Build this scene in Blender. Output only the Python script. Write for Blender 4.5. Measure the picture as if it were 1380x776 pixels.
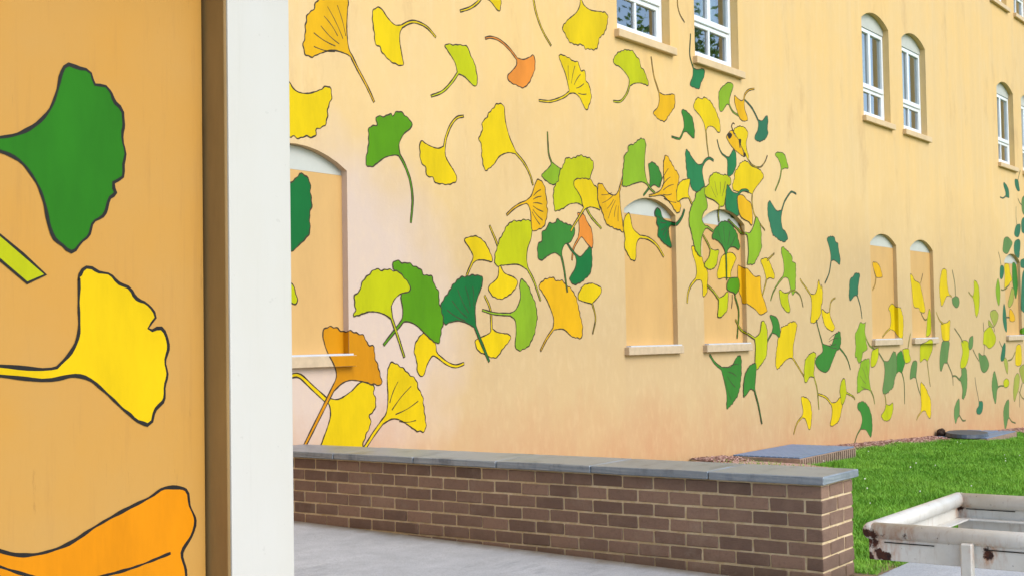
import bpy, bmesh, math, random
from mathutils import Vector, Matrix
from mathutils.geometry import tessellate_polygon

random.seed(7)
R = math.radians
for o in list(bpy.data.objects):
    bpy.data.objects.remove(o, do_unlink=True)
SC = bpy.context.scene
COL = SC.collection

# ------------------------------------------------------------------ camera
EYE = Vector((0.0, 0.0, 1.3))
YAW, PITCH, ROLL = R(35.5706), R(2.1848), R(-0.9537)
fwd = Vector((math.cos(YAW)*math.cos(PITCH), math.sin(YAW)*math.cos(PITCH), math.sin(PITCH)))
rgt = Vector((math.sin(YAW), -math.cos(YAW), 0.0))
upv = rgt.cross(fwd)
c_, s_ = math.cos(ROLL), math.sin(ROLL)
r2 = rgt*c_ + upv*s_
u2 = upv*c_ - rgt*s_
cam = bpy.data.cameras.new('camera')
cam.lens = 36.0*1782.67/1380.0
cam.sensor_width = 36.0
cam.sensor_fit = 'HORIZONTAL'
cam.clip_start = 0.05
cam.clip_end = 1500
co = bpy.data.objects.new('camera', cam)
COL.objects.link(co)
m = Matrix.Identity(4)
for i in range(3):
    m[i][0], m[i][1], m[i][2], m[i][3] = r2[i], u2[i], -fwd[i], EYE[i]
co.matrix_world = m
SC.camera = co

# ------------------------------------------------------------------ light
SUN_EL, SUN_AZ = R(40), R(-92)          # azimuth of the sun measured from +X towards +Y
world = bpy.data.worlds.new('World')
SC.world = world
world.use_nodes = True
wn = world.node_tree
bg = wn.nodes['Background']
sky = wn.nodes.new('ShaderNodeTexSky')
sky.sky_type = 'NISHITA'
sky.sun_disc = False
sky.sun_elevation = SUN_EL
sky.sun_rotation = R(90) - SUN_AZ
sky.air_density = 1.0
sky.dust_density = 1.0
sky.ozone_density = 1.0
wn.links.new(sky.outputs[0], bg.inputs[0])
bg.inputs[1].default_value = 0.15
sl = bpy.data.lights.new('sun', 'SUN')
sl.energy = 1.05
sl.angle = R(42)
sl.color = (1.0, 0.95, 0.87)
so = bpy.data.objects.new('sun', sl)
COL.objects.link(so)
sdir = Vector((math.cos(SUN_AZ)*math.cos(SUN_EL), math.sin(SUN_AZ)*math.cos(SUN_EL), math.sin(SUN_EL)))
so.rotation_euler = sdir.to_track_quat('Z', 'Y').to_euler()
so.location = sdir*60
SC.view_settings.view_transform = 'Standard'
SC.view_settings.look = 'None'
SC.view_settings.gamma = 1.0
SC.view_settings.use_curve_mapping = False
SC.view_settings.exposure = 1.02

# ------------------------------------------------------------------ materials
def lin(rgb, k=1.0):
    out = []
    for v in rgb:
        v = v/255.0
        out.append((v/12.92 if v <= 0.04045 else ((v+0.055)/1.055)**2.4)*k)
    return tuple(out) + (1.0,)

class NT:
    """small helper round a material node tree"""
    def __init__(self, name, rough=0.7, spec=0.3):
        self.mat = bpy.data.materials.new(name)
        self.mat.use_nodes = True
        self.t = self.mat.node_tree
        self.b = self.t.nodes['Principled BSDF']
        self.b.inputs['Roughness'].default_value = rough
        self.b.inputs['Specular IOR Level'].default_value = spec
        self.pos = self.t.nodes.new('ShaderNodeNewGeometry').outputs['Position']
    def n(self, typ, **kw):
        nd = self.t.nodes.new(typ)
        for k, v in kw.items():
            setattr(nd, k, v)
        return nd
    def link(self, a, b):
        self.t.links.new(a, b)
    def noise(self, scale, detail=4, rough=0.55, stretch=None, vec=None):
        nd = self.n('ShaderNodeTexNoise')
        nd.inputs['Scale'].default_value = scale
        nd.inputs['Detail'].default_value = detail
        nd.inputs['Roughness'].default_value = rough
        v = vec or self.pos
        if stretch:
            mp = self.n('ShaderNodeMapping')
            mp.inputs['Scale'].default_value = stretch
            self.link(v, mp.inputs['Vector'])
            v = mp.outputs[0]
        self.link(v, nd.inputs['Vector'])
        return nd.outputs['Fac']
    def ramp(self, fac, lo, hi):
        nd = self.n('ShaderNodeMapRange', clamp=True)
        nd.inputs['From Min'].default_value = lo
        nd.inputs['From Max'].default_value = hi
        self.link(fac, nd.inputs['Value'])
        return nd.outputs[0]
    def math(self, op, a, b=None):
        nd = self.n('ShaderNodeMath', operation=op)
        for i, x in enumerate((a, b)):
            if x is None:
                continue
            if isinstance(x, (int, float)):
                nd.inputs[i].default_value = x
            else:
                self.link(x, nd.inputs[i])
        return nd.outputs[0]
    def mix(self, fac, a, b, mode='MIX'):
        nd = self.n('ShaderNodeMix', data_type='RGBA', blend_type=mode)
        for i, x in ((0, fac), (6, a), (7, b)):
            if isinstance(x, (int, float)):
                nd.inputs[i].default_value = x
            elif isinstance(x, tuple):
                nd.inputs[i].default_value = x
            else:
                self.link(x, nd.inputs[i])
        return nd.outputs[2]
    def sep(self, v=None):
        nd = self.n('ShaderNodeSeparateXYZ')
        self.link(v or self.pos, nd.inputs[0])
        return nd.outputs
    def dist(self, p):
        nd = self.n('ShaderNodeVectorMath', operation='DISTANCE')
        self.link(self.pos, nd.inputs[0])
        nd.inputs[1].default_value = p
        return nd.outputs['Value']
    def color(self, c):
        if isinstance(c, tuple):
            self.b.inputs['Base Color'].default_value = c
        else:
            self.link(c, self.b.inputs['Base Color'])
    def bump(self, h, strength=0.3, dist=0.01):
        nd = self.n('ShaderNodeBump')
        nd.inputs['Strength'].default_value = strength
        nd.inputs['Distance'].default_value = dist
        self.link(h, nd.inputs['Height'])
        self.link(nd.outputs[0], self.b.inputs['Normal'])

KA = 0.74        # photographed colour -> surface albedo

def mat_wall():
    t = NT('ochre_wall_paint', 0.75, 0.25)
    x, y, z = t.sep()
    streak = t.noise(1.0, 5, 0.6, (3.2, 3.2, 0.22))
    blotch = t.noise(0.55, 4, 0.6)
    fine = t.noise(14, 4, 0.6, (1, 1, 0.5))
    c = t.mix(t.ramp(blotch, 0.35, 0.65), lin((250, 207, 134), KA), lin((243, 207, 146), KA))
    c = t.mix(t.math('MULTIPLY', t.ramp(streak, 0.42, 0.75), 0.42), c, lin((226, 193, 142), KA))
    drip = t.noise(1.0, 6, 0.65, (7.0, 7.0, 0.5))
    c = t.mix(t.math('MULTIPLY', t.ramp(drip, 0.54, 0.75), 0.22), c, lin((252, 226, 180), KA))
    stain = t.ramp(t.noise(1.0, 7, 0.7, (2.2, 2.2, 0.8)), 0.56, 0.72)
    c = t.mix(t.math('MULTIPLY', stain, 0.55), c, lin((214, 172, 118), KA))
    # duller, tan colour over the ground floor
    low = t.ramp(t.math('ADD', z, t.math('MULTIPLY', t.math('SUBTRACT', blotch, 0.5), 3.0)), 3.3, 1.7)
    c = t.mix(t.math('MULTIPLY', low, 0.8), c, lin((212, 182, 136), KA))
    # pinkish primer patch round the first boarded window
    d = t.dist((6.75, 6.2, 1.45))
    d = t.math('ADD', d, t.math('MULTIPLY', t.math('SUBTRACT', t.noise(1.3, 3, 0.6), 0.5), 1.1))
    c = t.mix(t.math('MULTIPLY', t.ramp(d, 1.45, 0.75), 0.85), c, lin((226, 203, 188), KA))
    # splash-back dirt along the foot of the wall
    zz = t.math('ADD', z, t.math('MULTIPLY', t.math('SUBTRACT', x, 12.0), 0.035))
    dirt = t.ramp(t.math('ADD', zz, t.math('MULTIPLY', t.math('SUBTRACT', t.noise(1.6, 6, 0.7, (1, 1, 0.6)), 0.5), 1.3)), 0.75, -0.1)
    c = t.mix(t.math('MULTIPLY', dirt, 0.7), c, lin((206, 146, 102), KA))
    c = t.mix(t.math('MULTIPLY', t.ramp(fine, 0.5, 0.8), 0.18), c, lin((255, 226, 176), KA))
    t.color(c)
    t.bump(t.math('ADD', t.noise(35, 5, 0.65), t.math('MULTIPLY', streak, 0.6)), 0.25, 0.006)
    return t.mat

def mat_paint(name, rgb, rough=0.6, var=0.16, k=KA, spec=0.3):
    t = NT(name, rough, spec)
    a = lin(rgb, k)
    dark = tuple(v*(1-var*1.3) for v in a[:3]) + (1,)
    lite = tuple(min(1, v*(1+var)) for v in a[:3]) + (1,)
    f = t.noise(2.2, 5, 0.65, (1.6, 1.6, 0.6))
    g = t.noise(26, 4, 0.6, (2.0, 2.0, 0.35))
    c = t.mix(t.ramp(f, 0.32, 0.68), dark, lite)
    c = t.mix(t.math('MULTIPLY', t.ramp(g, 0.45, 0.75), 0.35), c, lite)
    t.color(c)
    t.bump(g, 0.12, 0.004)
    return t.mat

def mat_panel():
    t = NT('ochre_panel_paint', 0.6, 0.3)
    f = t.noise(1.2, 5, 0.6)
    g = t.noise(1.0, 6, 0.7, (30, 30, 2.0))
    c = t.mix(t.ramp(f, 0.3, 0.7), lin((238, 172, 66), 0.58), lin((230, 176, 92), 0.58))
    c = t.mix(t.math('MULTIPLY', t.ramp(g, 0.55, 0.8), 0.35), c, lin((196, 142, 74), 0.58))
    crack = t.ramp(t.noise(3.0, 8, 0.75, (9, 9, 0.9)), 0.64, 0.69)
    c = t.mix(t.math('MULTIPLY', crack, 0.35), c, lin((128, 86, 40), KA))
    t.color(c)
    t.bump(t.math('ADD', g, t.math('MULTIPLY', crack, -0.6)), 0.22, 0.004)
    return t.mat

def mat_plain(name, rgb, rough=0.5, k=0.8, spec=0.4, var=0.05, scale=6, bump=0.05):
    t = NT(name, rough, spec)
    a = lin(rgb, k)
    f = t.noise(scale, 5, 0.65)
    t.color(t.mix(t.ramp(f, 0.3, 0.7), tuple(v*(1-var) for v in a[:3])+(1,), tuple(min(1, v*(1+var)) for v in a[:3])+(1,)))
    if bump:
        t.bump(t.noise(scale*6, 4, 0.6), bump, 0.004)
    return t.mat

def mat_brick():
    t = NT('brown_brick', 0.9, 0.15)
    oi = t.n('ShaderNodeObjectInfo').outputs['Random']
    c = t.mix(oi, lin((112, 90, 77), 0.98), lin((146, 117, 98), 0.98))
    sp = t.noise(60, 5, 0.7)
    c = t.mix(t.math('MULTIPLY', t.ramp(sp, 0.5, 0.8), 0.5), c, lin((92, 74, 60), 0.95))
    bl = t.noise(7, 4, 0.6)
    c = t.mix(t.math('MULTIPLY', t.ramp(bl, 0.5, 0.75), 0.4), c, lin((160, 132, 110), 0.9))
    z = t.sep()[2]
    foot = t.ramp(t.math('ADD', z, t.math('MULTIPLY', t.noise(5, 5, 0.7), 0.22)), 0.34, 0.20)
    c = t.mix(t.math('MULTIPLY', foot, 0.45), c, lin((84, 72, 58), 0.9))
    haze_ = t.ramp(t.noise(2.6, 6, 0.75), 0.55, 0.75)
    c = t.mix(t.math('MULTIPLY', haze_, 0.35), c, lin((176, 160, 140), 0.9))
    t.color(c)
    t.bump(t.math('ADD', sp, t.noise(150, 3, 0.6)), 0.7, 0.005)
    return t.mat

def mat_mortar():
    t = NT('pale_mortar', 0.95, 0.1)
    f = t.noise(20, 6, 0.7)
    c = t.mix(t.ramp(f, 0.3, 0.7), lin((194, 166, 122), 0.95), lin((224, 204, 168), 0.95))
    z = t.sep()[2]
    mortar_foot = t.ramp(t.math('ADD', z, t.math('MULTIPLY', t.noise(9, 4, 0.7), 0.12)), 0.27, 0.17)  # mortar goes darker and browner towards the ground
    c = t.mix(t.math('MULTIPLY', mortar_foot, 0.7), c, lin((120, 100, 66), 0.9))
    t.color(c)
    t.bump(t.noise(120, 4, 0.7), 0.6, 0.004)
    return t.mat

def mat_stone():
    t = NT('bluestone', 0.38, 0.6)
    oi = t.n('ShaderNodeObjectInfo').outputs['Random']
    c = t.mix(oi, lin((126, 134, 140), 0.85), lin((160, 167, 172), 0.85))
    f = t.noise(3.0, 6, 0.7, (1, 2.2, 1))
    c = t.mix(t.math('MULTIPLY', t.ramp(f, 0.52, 0.66), 0.7), c, lin((88, 96, 106), 0.8))
    g = t.noise(40, 5, 0.7)
    c = t.mix(t.math('MULTIPLY', t.ramp(g, 0.5, 0.8), 0.3), c, lin((186, 186, 180), 0.85))
    t.color(c)
    t.bump(t.math('ADD', f, t.math('MULTIPLY', g, 0.5)), 0.3, 0.006)
    return t.mat

def mat_concrete():
    t = NT('patio_concrete', 0.7, 0.35)
    f = t.noise(1.1, 6, 0.65, (1, 2.0, 1))
    g = t.noise(30, 6, 0.7)
    w = t.noise(5, 5, 0.7)
    c = t.mix(t.ramp(f, 0.35, 0.65), lin((184, 188, 192), 0.8), lin((206, 209, 212), 0.8))
    c = t.mix(t.math('MULTIPLY', t.ramp(w, 0.45, 0.75), 0.6), c, lin((164, 167, 170), 0.8))
    c = t.mix(t.math('MULTIPLY', t.ramp(g, 0.55, 0.8), 0.4), c, lin((220, 224, 228), 0.8))
    st = t.ramp(t.noise(2.4, 7, 0.75, (0.7, 1.8, 1)), 0.55, 0.68)
    c = t.mix(t.math('MULTIPLY', st, 0.7), c, lin((140, 145, 150), 0.8))
    x = t.sep()[0]
    edge = t.math('MULTIPLY', t.ramp(t.math('ADD', x, t.math('MULTIPLY', t.noise(6, 6, 0.75), 0.22)), 5.86, 5.97), t.ramp(x, 6.1, 6.0))
    c = t.mix(t.math('MULTIPLY', edge, 0.75), c, lin((138, 120, 84), 0.8))
    grit = t.noise(140, 3, 0.6)
    c = t.mix(t.math('MULTIPLY', t.ramp(grit, 0.48, 0.66), 0.5), c, lin((140, 142, 142), 0.8))
    t.color(c)
    t.bump(t.math('ADD', t.math('ADD', g, grit), t.math('MULTIPLY', w, 0.8)), 0.45, 0.006)
    return t.mat

def mat_soil():
    t = NT('lawn_soil', 0.95, 0.05)
    f = t.noise(2.0, 6, 0.7)
    t.color(t.mix(t.ramp(f, 0.3, 0.7), lin((80, 112, 36), 0.8), lin((98, 136, 46), 0.8)))
    t.bump(t.noise(40, 4, 0.7), 0.6, 0.02)
    return t.mat

def mat_grass():
    t = NT('grass_blades', 0.6, 0.2)
    f = t.noise(1.3, 5, 0.65)
    g = t.noise(60, 2, 0.5)
    c = t.mix(t.ramp(f, 0.32, 0.68), lin((100, 156, 40), 1.0), lin((146, 194, 68), 1.0))
    c = t.mix(t.math('MULTIPLY', t.ramp(g, 0.35, 0.7), 0.5), c, lin((76, 138, 30), 0.95))
    c = t.mix(t.math('MULTIPLY', t.ramp(t.noise(7, 5, 0.7), 0.45, 0.62), 0.55), c, lin((62, 116, 34), 0.95))
    c = t.mix(t.math('MULTIPLY', t.ramp(t.noise(95, 2, 0.5), 0.62, 0.68), 0.7), c, lin((168, 176, 84), 0.9))
    t.color(c)
    return t.mat

def mat_mulch():
    t = NT('mulch', 0.95, 0.05)
    f = t.noise(30, 6, 0.75)
    c = t.mix(t.ramp(f, 0.3, 0.7), lin((172, 130, 116), 0.85), lin((220, 186, 170), 0.85))
    t.color(c)
    t.bump(f, 0.8, 0.02)
    return t.mat

def mat_steel():
    """old off-white enamel with rust where the coating has failed"""
    t = NT('rusty_white_enamel', 0.42, 0.5)
    base = t.mix(t.ramp(t.noise(9, 5, 0.7), 0.3, 0.7), lin((214, 207, 192), 0.85), lin((230, 225, 214), 0.85))
    nz = t.noise(38, 6, 0.7)
    spots = [((4.165, 1.608, 0.652), 0.021), ((4.165, 1.588, 0.650), 0.018), ((4.165, 1.566, 0.649), 0.016), ((4.178, 1.578, 0.622), 0.014),
             ((4.178, 1.562, 0.617), 0.015), ((4.178, 1.545, 0.588), 0.019), ((4.178, 1.530, 0.580), 0.018), ((4.178, 1.583, 0.574), 0.016),
             ((4.178, 1.205, 0.614), 0.015), ((5.10, 1.575, 0.630), 0.016), ((4.165, 1.53, 0.650), 0.004), ((4.17, 1.60, 0.682), 0.012),
             ((4.17, 1.46, 0.652), 0.003)]
    m_ = None
    halo = None
    for p, r in spots:
        d = t.math('ADD', t.dist(p), t.math('MULTIPLY', t.math('SUBTRACT', nz, 0.5), 0.055))
        a = t.ramp(d, r+0.003, r-0.003)
        h = t.ramp(d, r+0.05, r)
        m_ = a if m_ is None else t.math('MAXIMUM', m_, a)
        halo = h if halo is None else t.math('MAXIMUM', halo, h)
    drip = t.ramp(t.noise(14, 5, 0.7, (4, 4, 0.7)), 0.55, 0.78)
    c = t.mix(t.math('MULTIPLY', drip, 0.45), base, lin((168, 128, 84), 0.8))
    c = t.mix(t.math('MULTIPLY', t.math('MULTIPLY', halo, t.ramp(t.noise(22, 4, 0.7, (2, 2, 0.6)), 0.42, 0.62)), 0.8), c, lin((190, 116, 40), 0.8))
    flecks = t.ramp(t.noise(70, 2, 0.5), 0.74, 0.77)
    c = t.mix(t.math('MULTIPLY', flecks, 0.8), c, lin((88, 62, 48), 0.8))
    c = t.mix(m_, c, t.mix(t.ramp(nz, 0.35, 0.65), lin((40, 20, 12), 0.8), lin((96, 46, 20), 0.8)))
    t.color(c)
    t.link(t.math('ADD', t.math('MULTIPLY', m_, 0.45), 0.4), t.b.inputs['Roughness'])
    t.bump(t.math('ADD', t.math('MULTIPLY', nz, 0.4), t.math('MULTIPLY', m_, -0.5)), 0.35, 0.003)
    return t.mat

def mat_glass():
    mt = bpy.data.materials.new('window_glass')
    mt.use_nodes = True
    nt = mt.node_tree
    nt.nodes.clear()
    out = nt.nodes.new('ShaderNodeOutputMaterial')
    tr = nt.nodes.new('ShaderNodeBsdfTransparent')
    tr.inputs[0].default_value = (0.72, 0.82, 0.82, 1)
    gl = nt.nodes.new('ShaderNodeBsdfGlossy')
    gl.inputs['Roughness'].default_value = 0.015
    gl.inputs['Color'].default_value = (0.95, 0.97, 1, 1)
    fr = nt.nodes.new('ShaderNodeFresnel')
    fr.inputs['IOR'].default_value = 1.9
    mx = nt.nodes.new('ShaderNodeMixShader')
    ma = nt.nodes.new('ShaderNodeMath')          # both faces of the double glazing reflect
    ma.operation = 'MULTIPLY_ADD'
    ma.use_clamp = True
    ma.inputs[1].default_value = 1.5
    ma.inputs[2].default_value = 0.08
    nt.links.new(fr.outputs[0], ma.inputs[0])
    nt.links.new(ma.outputs[0], mx.inputs[0])
    nt.links.new(tr.outputs[0], mx.inputs[1])
    nt.links.new(gl.outputs[0], mx.inputs[2])
    nt.links.new(mx.outputs[0], out.inputs[0])
    return mt

def mat_leafage():
    t = NT('tree_foliage', 0.7, 0.2)
    f = t.noise(0.7, 4, 0.6)
    t.color(t.mix(t.ramp(f, 0.3, 0.7), lin((90, 124, 52), 0.95), lin((150, 184, 84), 0.95)))
    return t.mat

M = dict(wall=mat_wall(), panel=mat_panel(), brick=mat_brick(), mortar=mat_mortar(), stone=mat_stone(), concrete=mat_concrete(),
         soil=mat_soil(), grass=mat_grass(), mulch=mat_mulch(), steel=mat_steel(), glass=mat_glass(), foliage=mat_leafage())
M['ink'] = mat_paint('dark_brown_outline', (66, 52, 30), 0.6, 0.2)
M['ink_far'] = mat_paint('light_brown_outline', (100, 84, 50), 0.6, 0.2)  # lighter brown for outlines far along the wall
M['ink_near'] = mat_paint('black_outline', (30, 26, 20), 0.6, 0.2)
M['board'] = mat_paint('tan_board_paint', (226, 180, 112), 0.65, 0.05)
M['white'] = mat_plain('white_window_paint', (232, 236, 238), 0.4, 0.9)
M['cream'] = mat_plain('pale_arch_panel', (222, 223, 212), 0.6, 0.66)
M['sill'] = mat_plain('painted_sill', (232, 200, 152), 0.6, KA*1.05, var=0.08)
M['sill_tan'] = mat_plain('weathered_stone_sill', (222, 196, 160), 0.65, KA*0.95, var=0.12, scale=12)
M['flashing'] = mat_plain('sill_flashing', (224, 226, 232), 0.35, 0.76)
def mat_post():
    t = NT('white_post_paint', 0.36, 0.4)
    c = t.mix(t.ramp(t.noise(2.2, 5, 0.65, (1, 1, 0.4)), 0.3, 0.7), lin((238, 232, 216), 0.61), lin((242, 238, 227), 0.61))
    fl = t.ramp(t.noise(34, 2, 0.5), 0.735, 0.76)
    z = t.sep()[2]
    c = t.mix(t.math('MULTIPLY', fl, 0.12), c, lin((150, 142, 124), 0.62))
    run = t.ramp(t.noise(1.0, 6, 0.7, (26, 26, 1.2)), 0.58, 0.75)
    c = t.mix(t.math('MULTIPLY', run, 0.22), c, lin((206, 200, 182), 0.62))
    t.color(c)
    t.bump(t.noise(60, 4, 0.65, (1, 1, 0.3)), 0.1, 0.003)
    return t.mat
M['post'] = mat_post()
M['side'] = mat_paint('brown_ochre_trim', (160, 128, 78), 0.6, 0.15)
M['canopy'] = mat_plain('canopy_paint', (206, 200, 186), 0.6, 0.7)
M['dark'] = mat_plain('dark_gap', (36, 32, 28), 0.9, 0.9)
M['room'] = mat_plain('dim_room', (150, 160, 160), 0.9, 0.8)
M['curtain'] = mat_plain('pale_curtain', (196, 208, 196), 0.9, 0.8, var=0.2, scale=20)
M['bark'] = mat_plain('bark', (92, 78, 62), 0.9, 0.8, var=0.3, scale=8, bump=0.6)
M['lid'] = mat_plain('dark_cover_plate', (66, 76, 90), 0.5, 0.8, 0.4, 0.35, 10, 0.3)
M['metal_cover'] = mat_plain('blue_grey_cover_paint', (112, 134, 164), 0.45, 0.85, 0.5, 0.12, 8, 0.15)
M['well'] = mat_plain('weathered_kerb_concrete', (160, 136, 116), 0.9, 0.8, 0.2, 0.3, 14, 0.5)
M['rock'] = mat_plain('dark_brown_rock', (64, 48, 38), 0.9, 0.8, 0.2, 0.5, 22, 0.8)
M['petal'] = mat_plain('white_petals', (238, 238, 228), 0.8, 0.9)
M['dirt'] = mat_plain('bare_dirt', (150, 128, 98), 0.95, 0.75, 0.1, 0.25, 20, 0.6)
LEAF = dict(go=(254, 194, 14), ye=(252, 216, 0), li=(212, 214, 4), lg=(154, 194, 36), gr=(98, 164, 8), mg=(66, 144, 50), dg=(24, 124, 58),
            te=(56, 130, 92), tg=(46, 138, 80), gg=(112, 152, 82), ol=(184, 188, 78), am=(232, 156, 8), pg=(46, 132, 20), pl=(206, 210, 10),
            py=(252, 210, 0), po=(250, 156, 0), **{'or': (252, 154, 56)})
LEAF['ink'] = (60, 48, 30)
PAINT = {k: mat_paint('leaf_paint_'+k, v, 0.65, 0.11, 0.62, 0.15) for k, v in LEAF.items()}

# ------------------------------------------------------------------ mesh helpers
def link(name, mesh, parent=None, mats=()):
    o = bpy.data.objects.new(name, mesh)
    COL.objects.link(o)
    for mm in mats:
        mesh.materials.append(mm)
    if parent:
        o.parent = parent
        o.matrix_parent_inverse = parent.matrix_world.inverted() if False else Matrix.Translation(-parent.location)
    return o

def empty(name, loc, label, cat, group=None):
    o = bpy.data.objects.new(name, None)
    COL.objects.link(o)
    o.location = loc
    o.empty_display_size = 0.1
    tag(o, label, cat, group)
    return o

def tag(o, label, cat, group=None):
    o['label'] = label
    o['category'] = cat
    if group:
        o['group'] = group

def mesh_pd(name, v, f, smooth=False):
    me = bpy.data.meshes.new(name)
    me.from_pydata([tuple(p) for p in v], [], f)
    me.update()
    if smooth:
        me.polygons.foreach_set('use_smooth', [True]*len(me.polygons))
    return me

def bm_mesh(name, bm):
    me = bpy.data.meshes.new(name)
    bm.normal_update()
    bm.to_mesh(me)
    bm.free()
    return me

def box_bm(x0, x1, y0, y1, z0, z1, bev=0.0, bm=None, seg=1):
    bm = bm or bmesh.new()
    r = bmesh.ops.create_cube(bm, size=1.0)
    vs = r['verts']
    for v in vs:
        v.co = Vector(((x0+x1)/2 + v.co.x*(x1-x0), (y0+y1)/2 + v.co.y*(y1-y0), (z0+z1)/2 + v.co.z*(z1-z0)))
    if bev:
        es = list({e for v in vs for e in v.link_edges})
        bmesh.ops.bevel(bm, geom=es, offset=bev, segments=seg, affect='EDGES', profile=0.7)
    return bm

def box(name, x0, x1, y0, y1, z0, z1, mat, parent=None, bev=0.0, seg=1):
    return link(name, bm_mesh(name, box_bm(x0, x1, y0, y1, z0, z1, bev, None, seg)), parent, [mat])

def tube_mesh(name, pts, rad, n=12, caps=True):
    """round tube along a polyline; rad may be a number or list"""
    v, f = [], []
    k = len(pts)
    rads = rad if isinstance(rad, (list, tuple)) else [rad]*k
    ref = None
    for i, p in enumerate(pts):
        a = Vector(pts[max(i-1, 0)])
        b = Vector(pts[min(i+1, k-1)])
        t = (b-a).normalized()
        if ref is None:
            ref = Vector((0, 0, 1)) if abs(t.z) < 0.9 else Vector((1, 0, 0))
        u = t.cross(ref).normalized()
        w = u.cross(t)
        ref = w
        for j in range(n):
            an = 2*math.pi*j/n
            v.append(Vector(p) + u*math.cos(an)*rads[i] + w*math.sin(an)*rads[i])
    for i in range(k-1):
        for j in range(n):
            j2 = (j+1) % n
            f.append((i*n+j, i*n+j2, (i+1)*n+j2, (i+1)*n+j))
    if caps:
        f.append(tuple(range(n-1, -1, -1)))
        f.append(tuple((k-1)*n+j for j in range(n)))
    return mesh_pd(name, v, f, True)

# ------------------------------------------------------------------ ground
def lawn_z(x, y):
    x = min(max(x, 6.3), 34.0)
    y = min(max(y, -6.0), 6.2)
    return 0.11 - 0.039*(x-6.3) + 0.04*(y-2.4)

def patio_z(y):
    return 0.118 + 0.024*max(0.0, y-2.35)

def sheet(name, xs, ys, zf, mat, keep=None):
    v = [(x, y, zf(x, y)) for y in ys for x in xs]
    n = len(xs)
    f = []
    for j in range(len(ys)-1):
        for i in range(n-1):
            cx, cy = (xs[i]+xs[i+1])/2, (ys[j]+ys[j+1])/2
            if keep is None or keep(cx, cy):
                f.append((j*n+i, j*n+i+1, (j+1)*n+i+1, (j+1)*n+i))
    o = link(name, mesh_pd(name, v, f, True), None, [mat])
    o['kind'] = 'structure'
    return o

xs = [-400, -150, -60, -20, -5, 2, 5.9, 6.0] + [6.1+0.3*i for i in range(94)] + [36, 45, 70, 150, 300, 500]
ys = [-500, -200, -90, -40, -20] + [-12+0.5*i for i in range(38)] + [7.0, 9.0, 40, 200, 500]
def ground_f(x, y):
    z = lawn_z(x, y)
    if x < 5.95:
        return -0.12
    if x > 6.15:
        z += 0.012*math.sin(x*2.1+y*1.3)*math.sin(y*2.7-x*0.7)
    if y < 2.3 and x < 7.3:
        z = min(z, 0.06)
    return z
sheet('lawn_ground', xs, ys, ground_f, M['soil'])

# patio: two concrete bays with a tooled joint between them, plus the walk past the wall's end
def slab(name, x0, x1, y0, y1, parent=None):
    nx, ny = 14, 14
    v, f = [], []
    for j in range(ny+1):
        for i in range(nx+1):
            x = x0+(x1-x0)*i/nx
            y = y0+(y1-y0)*j/ny
            v.append((x, y, patio_z(y)))
    n = nx+1
    for j in range(ny):
        for i in range(nx):
            f.append((j*n+i, j*n+i+1, (j+1)*n+i+1, (j+1)*n+i))
    ring = [i for i in range(n)] + [j*n+nx for j in range(1, ny+1)] + [ny*n+i for i in range(nx-1, -1, -1)] + [j*n for j in range(ny-1, 0, -1)]
    base = len(v)
    for q in ring:
        v.append((v[q][0], v[q][1], v[q][2]-0.12))
    for a in range(len(ring)):
        b = (a+1) % len(ring)
        f.append((ring[b], ring[a], base+a, base+b))
    me = mesh_pd(name, v, f)
    o = link(name, me, parent, [M['concrete']])
    if parent is None:
        o['kind'] = 'structure'
    return o
patio = slab('patio', -3.5, 3.192, -6.0, 6.19)
slab('concrete_slab', 3.2, 5.9, 2.354, 6.19, patio)
slab('concrete_slab', 3.2, 5.9, -1.6, 2.346, patio)
slab('concrete_slab', 5.908, 6.92, -1.6, 2.346, patio)

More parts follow.
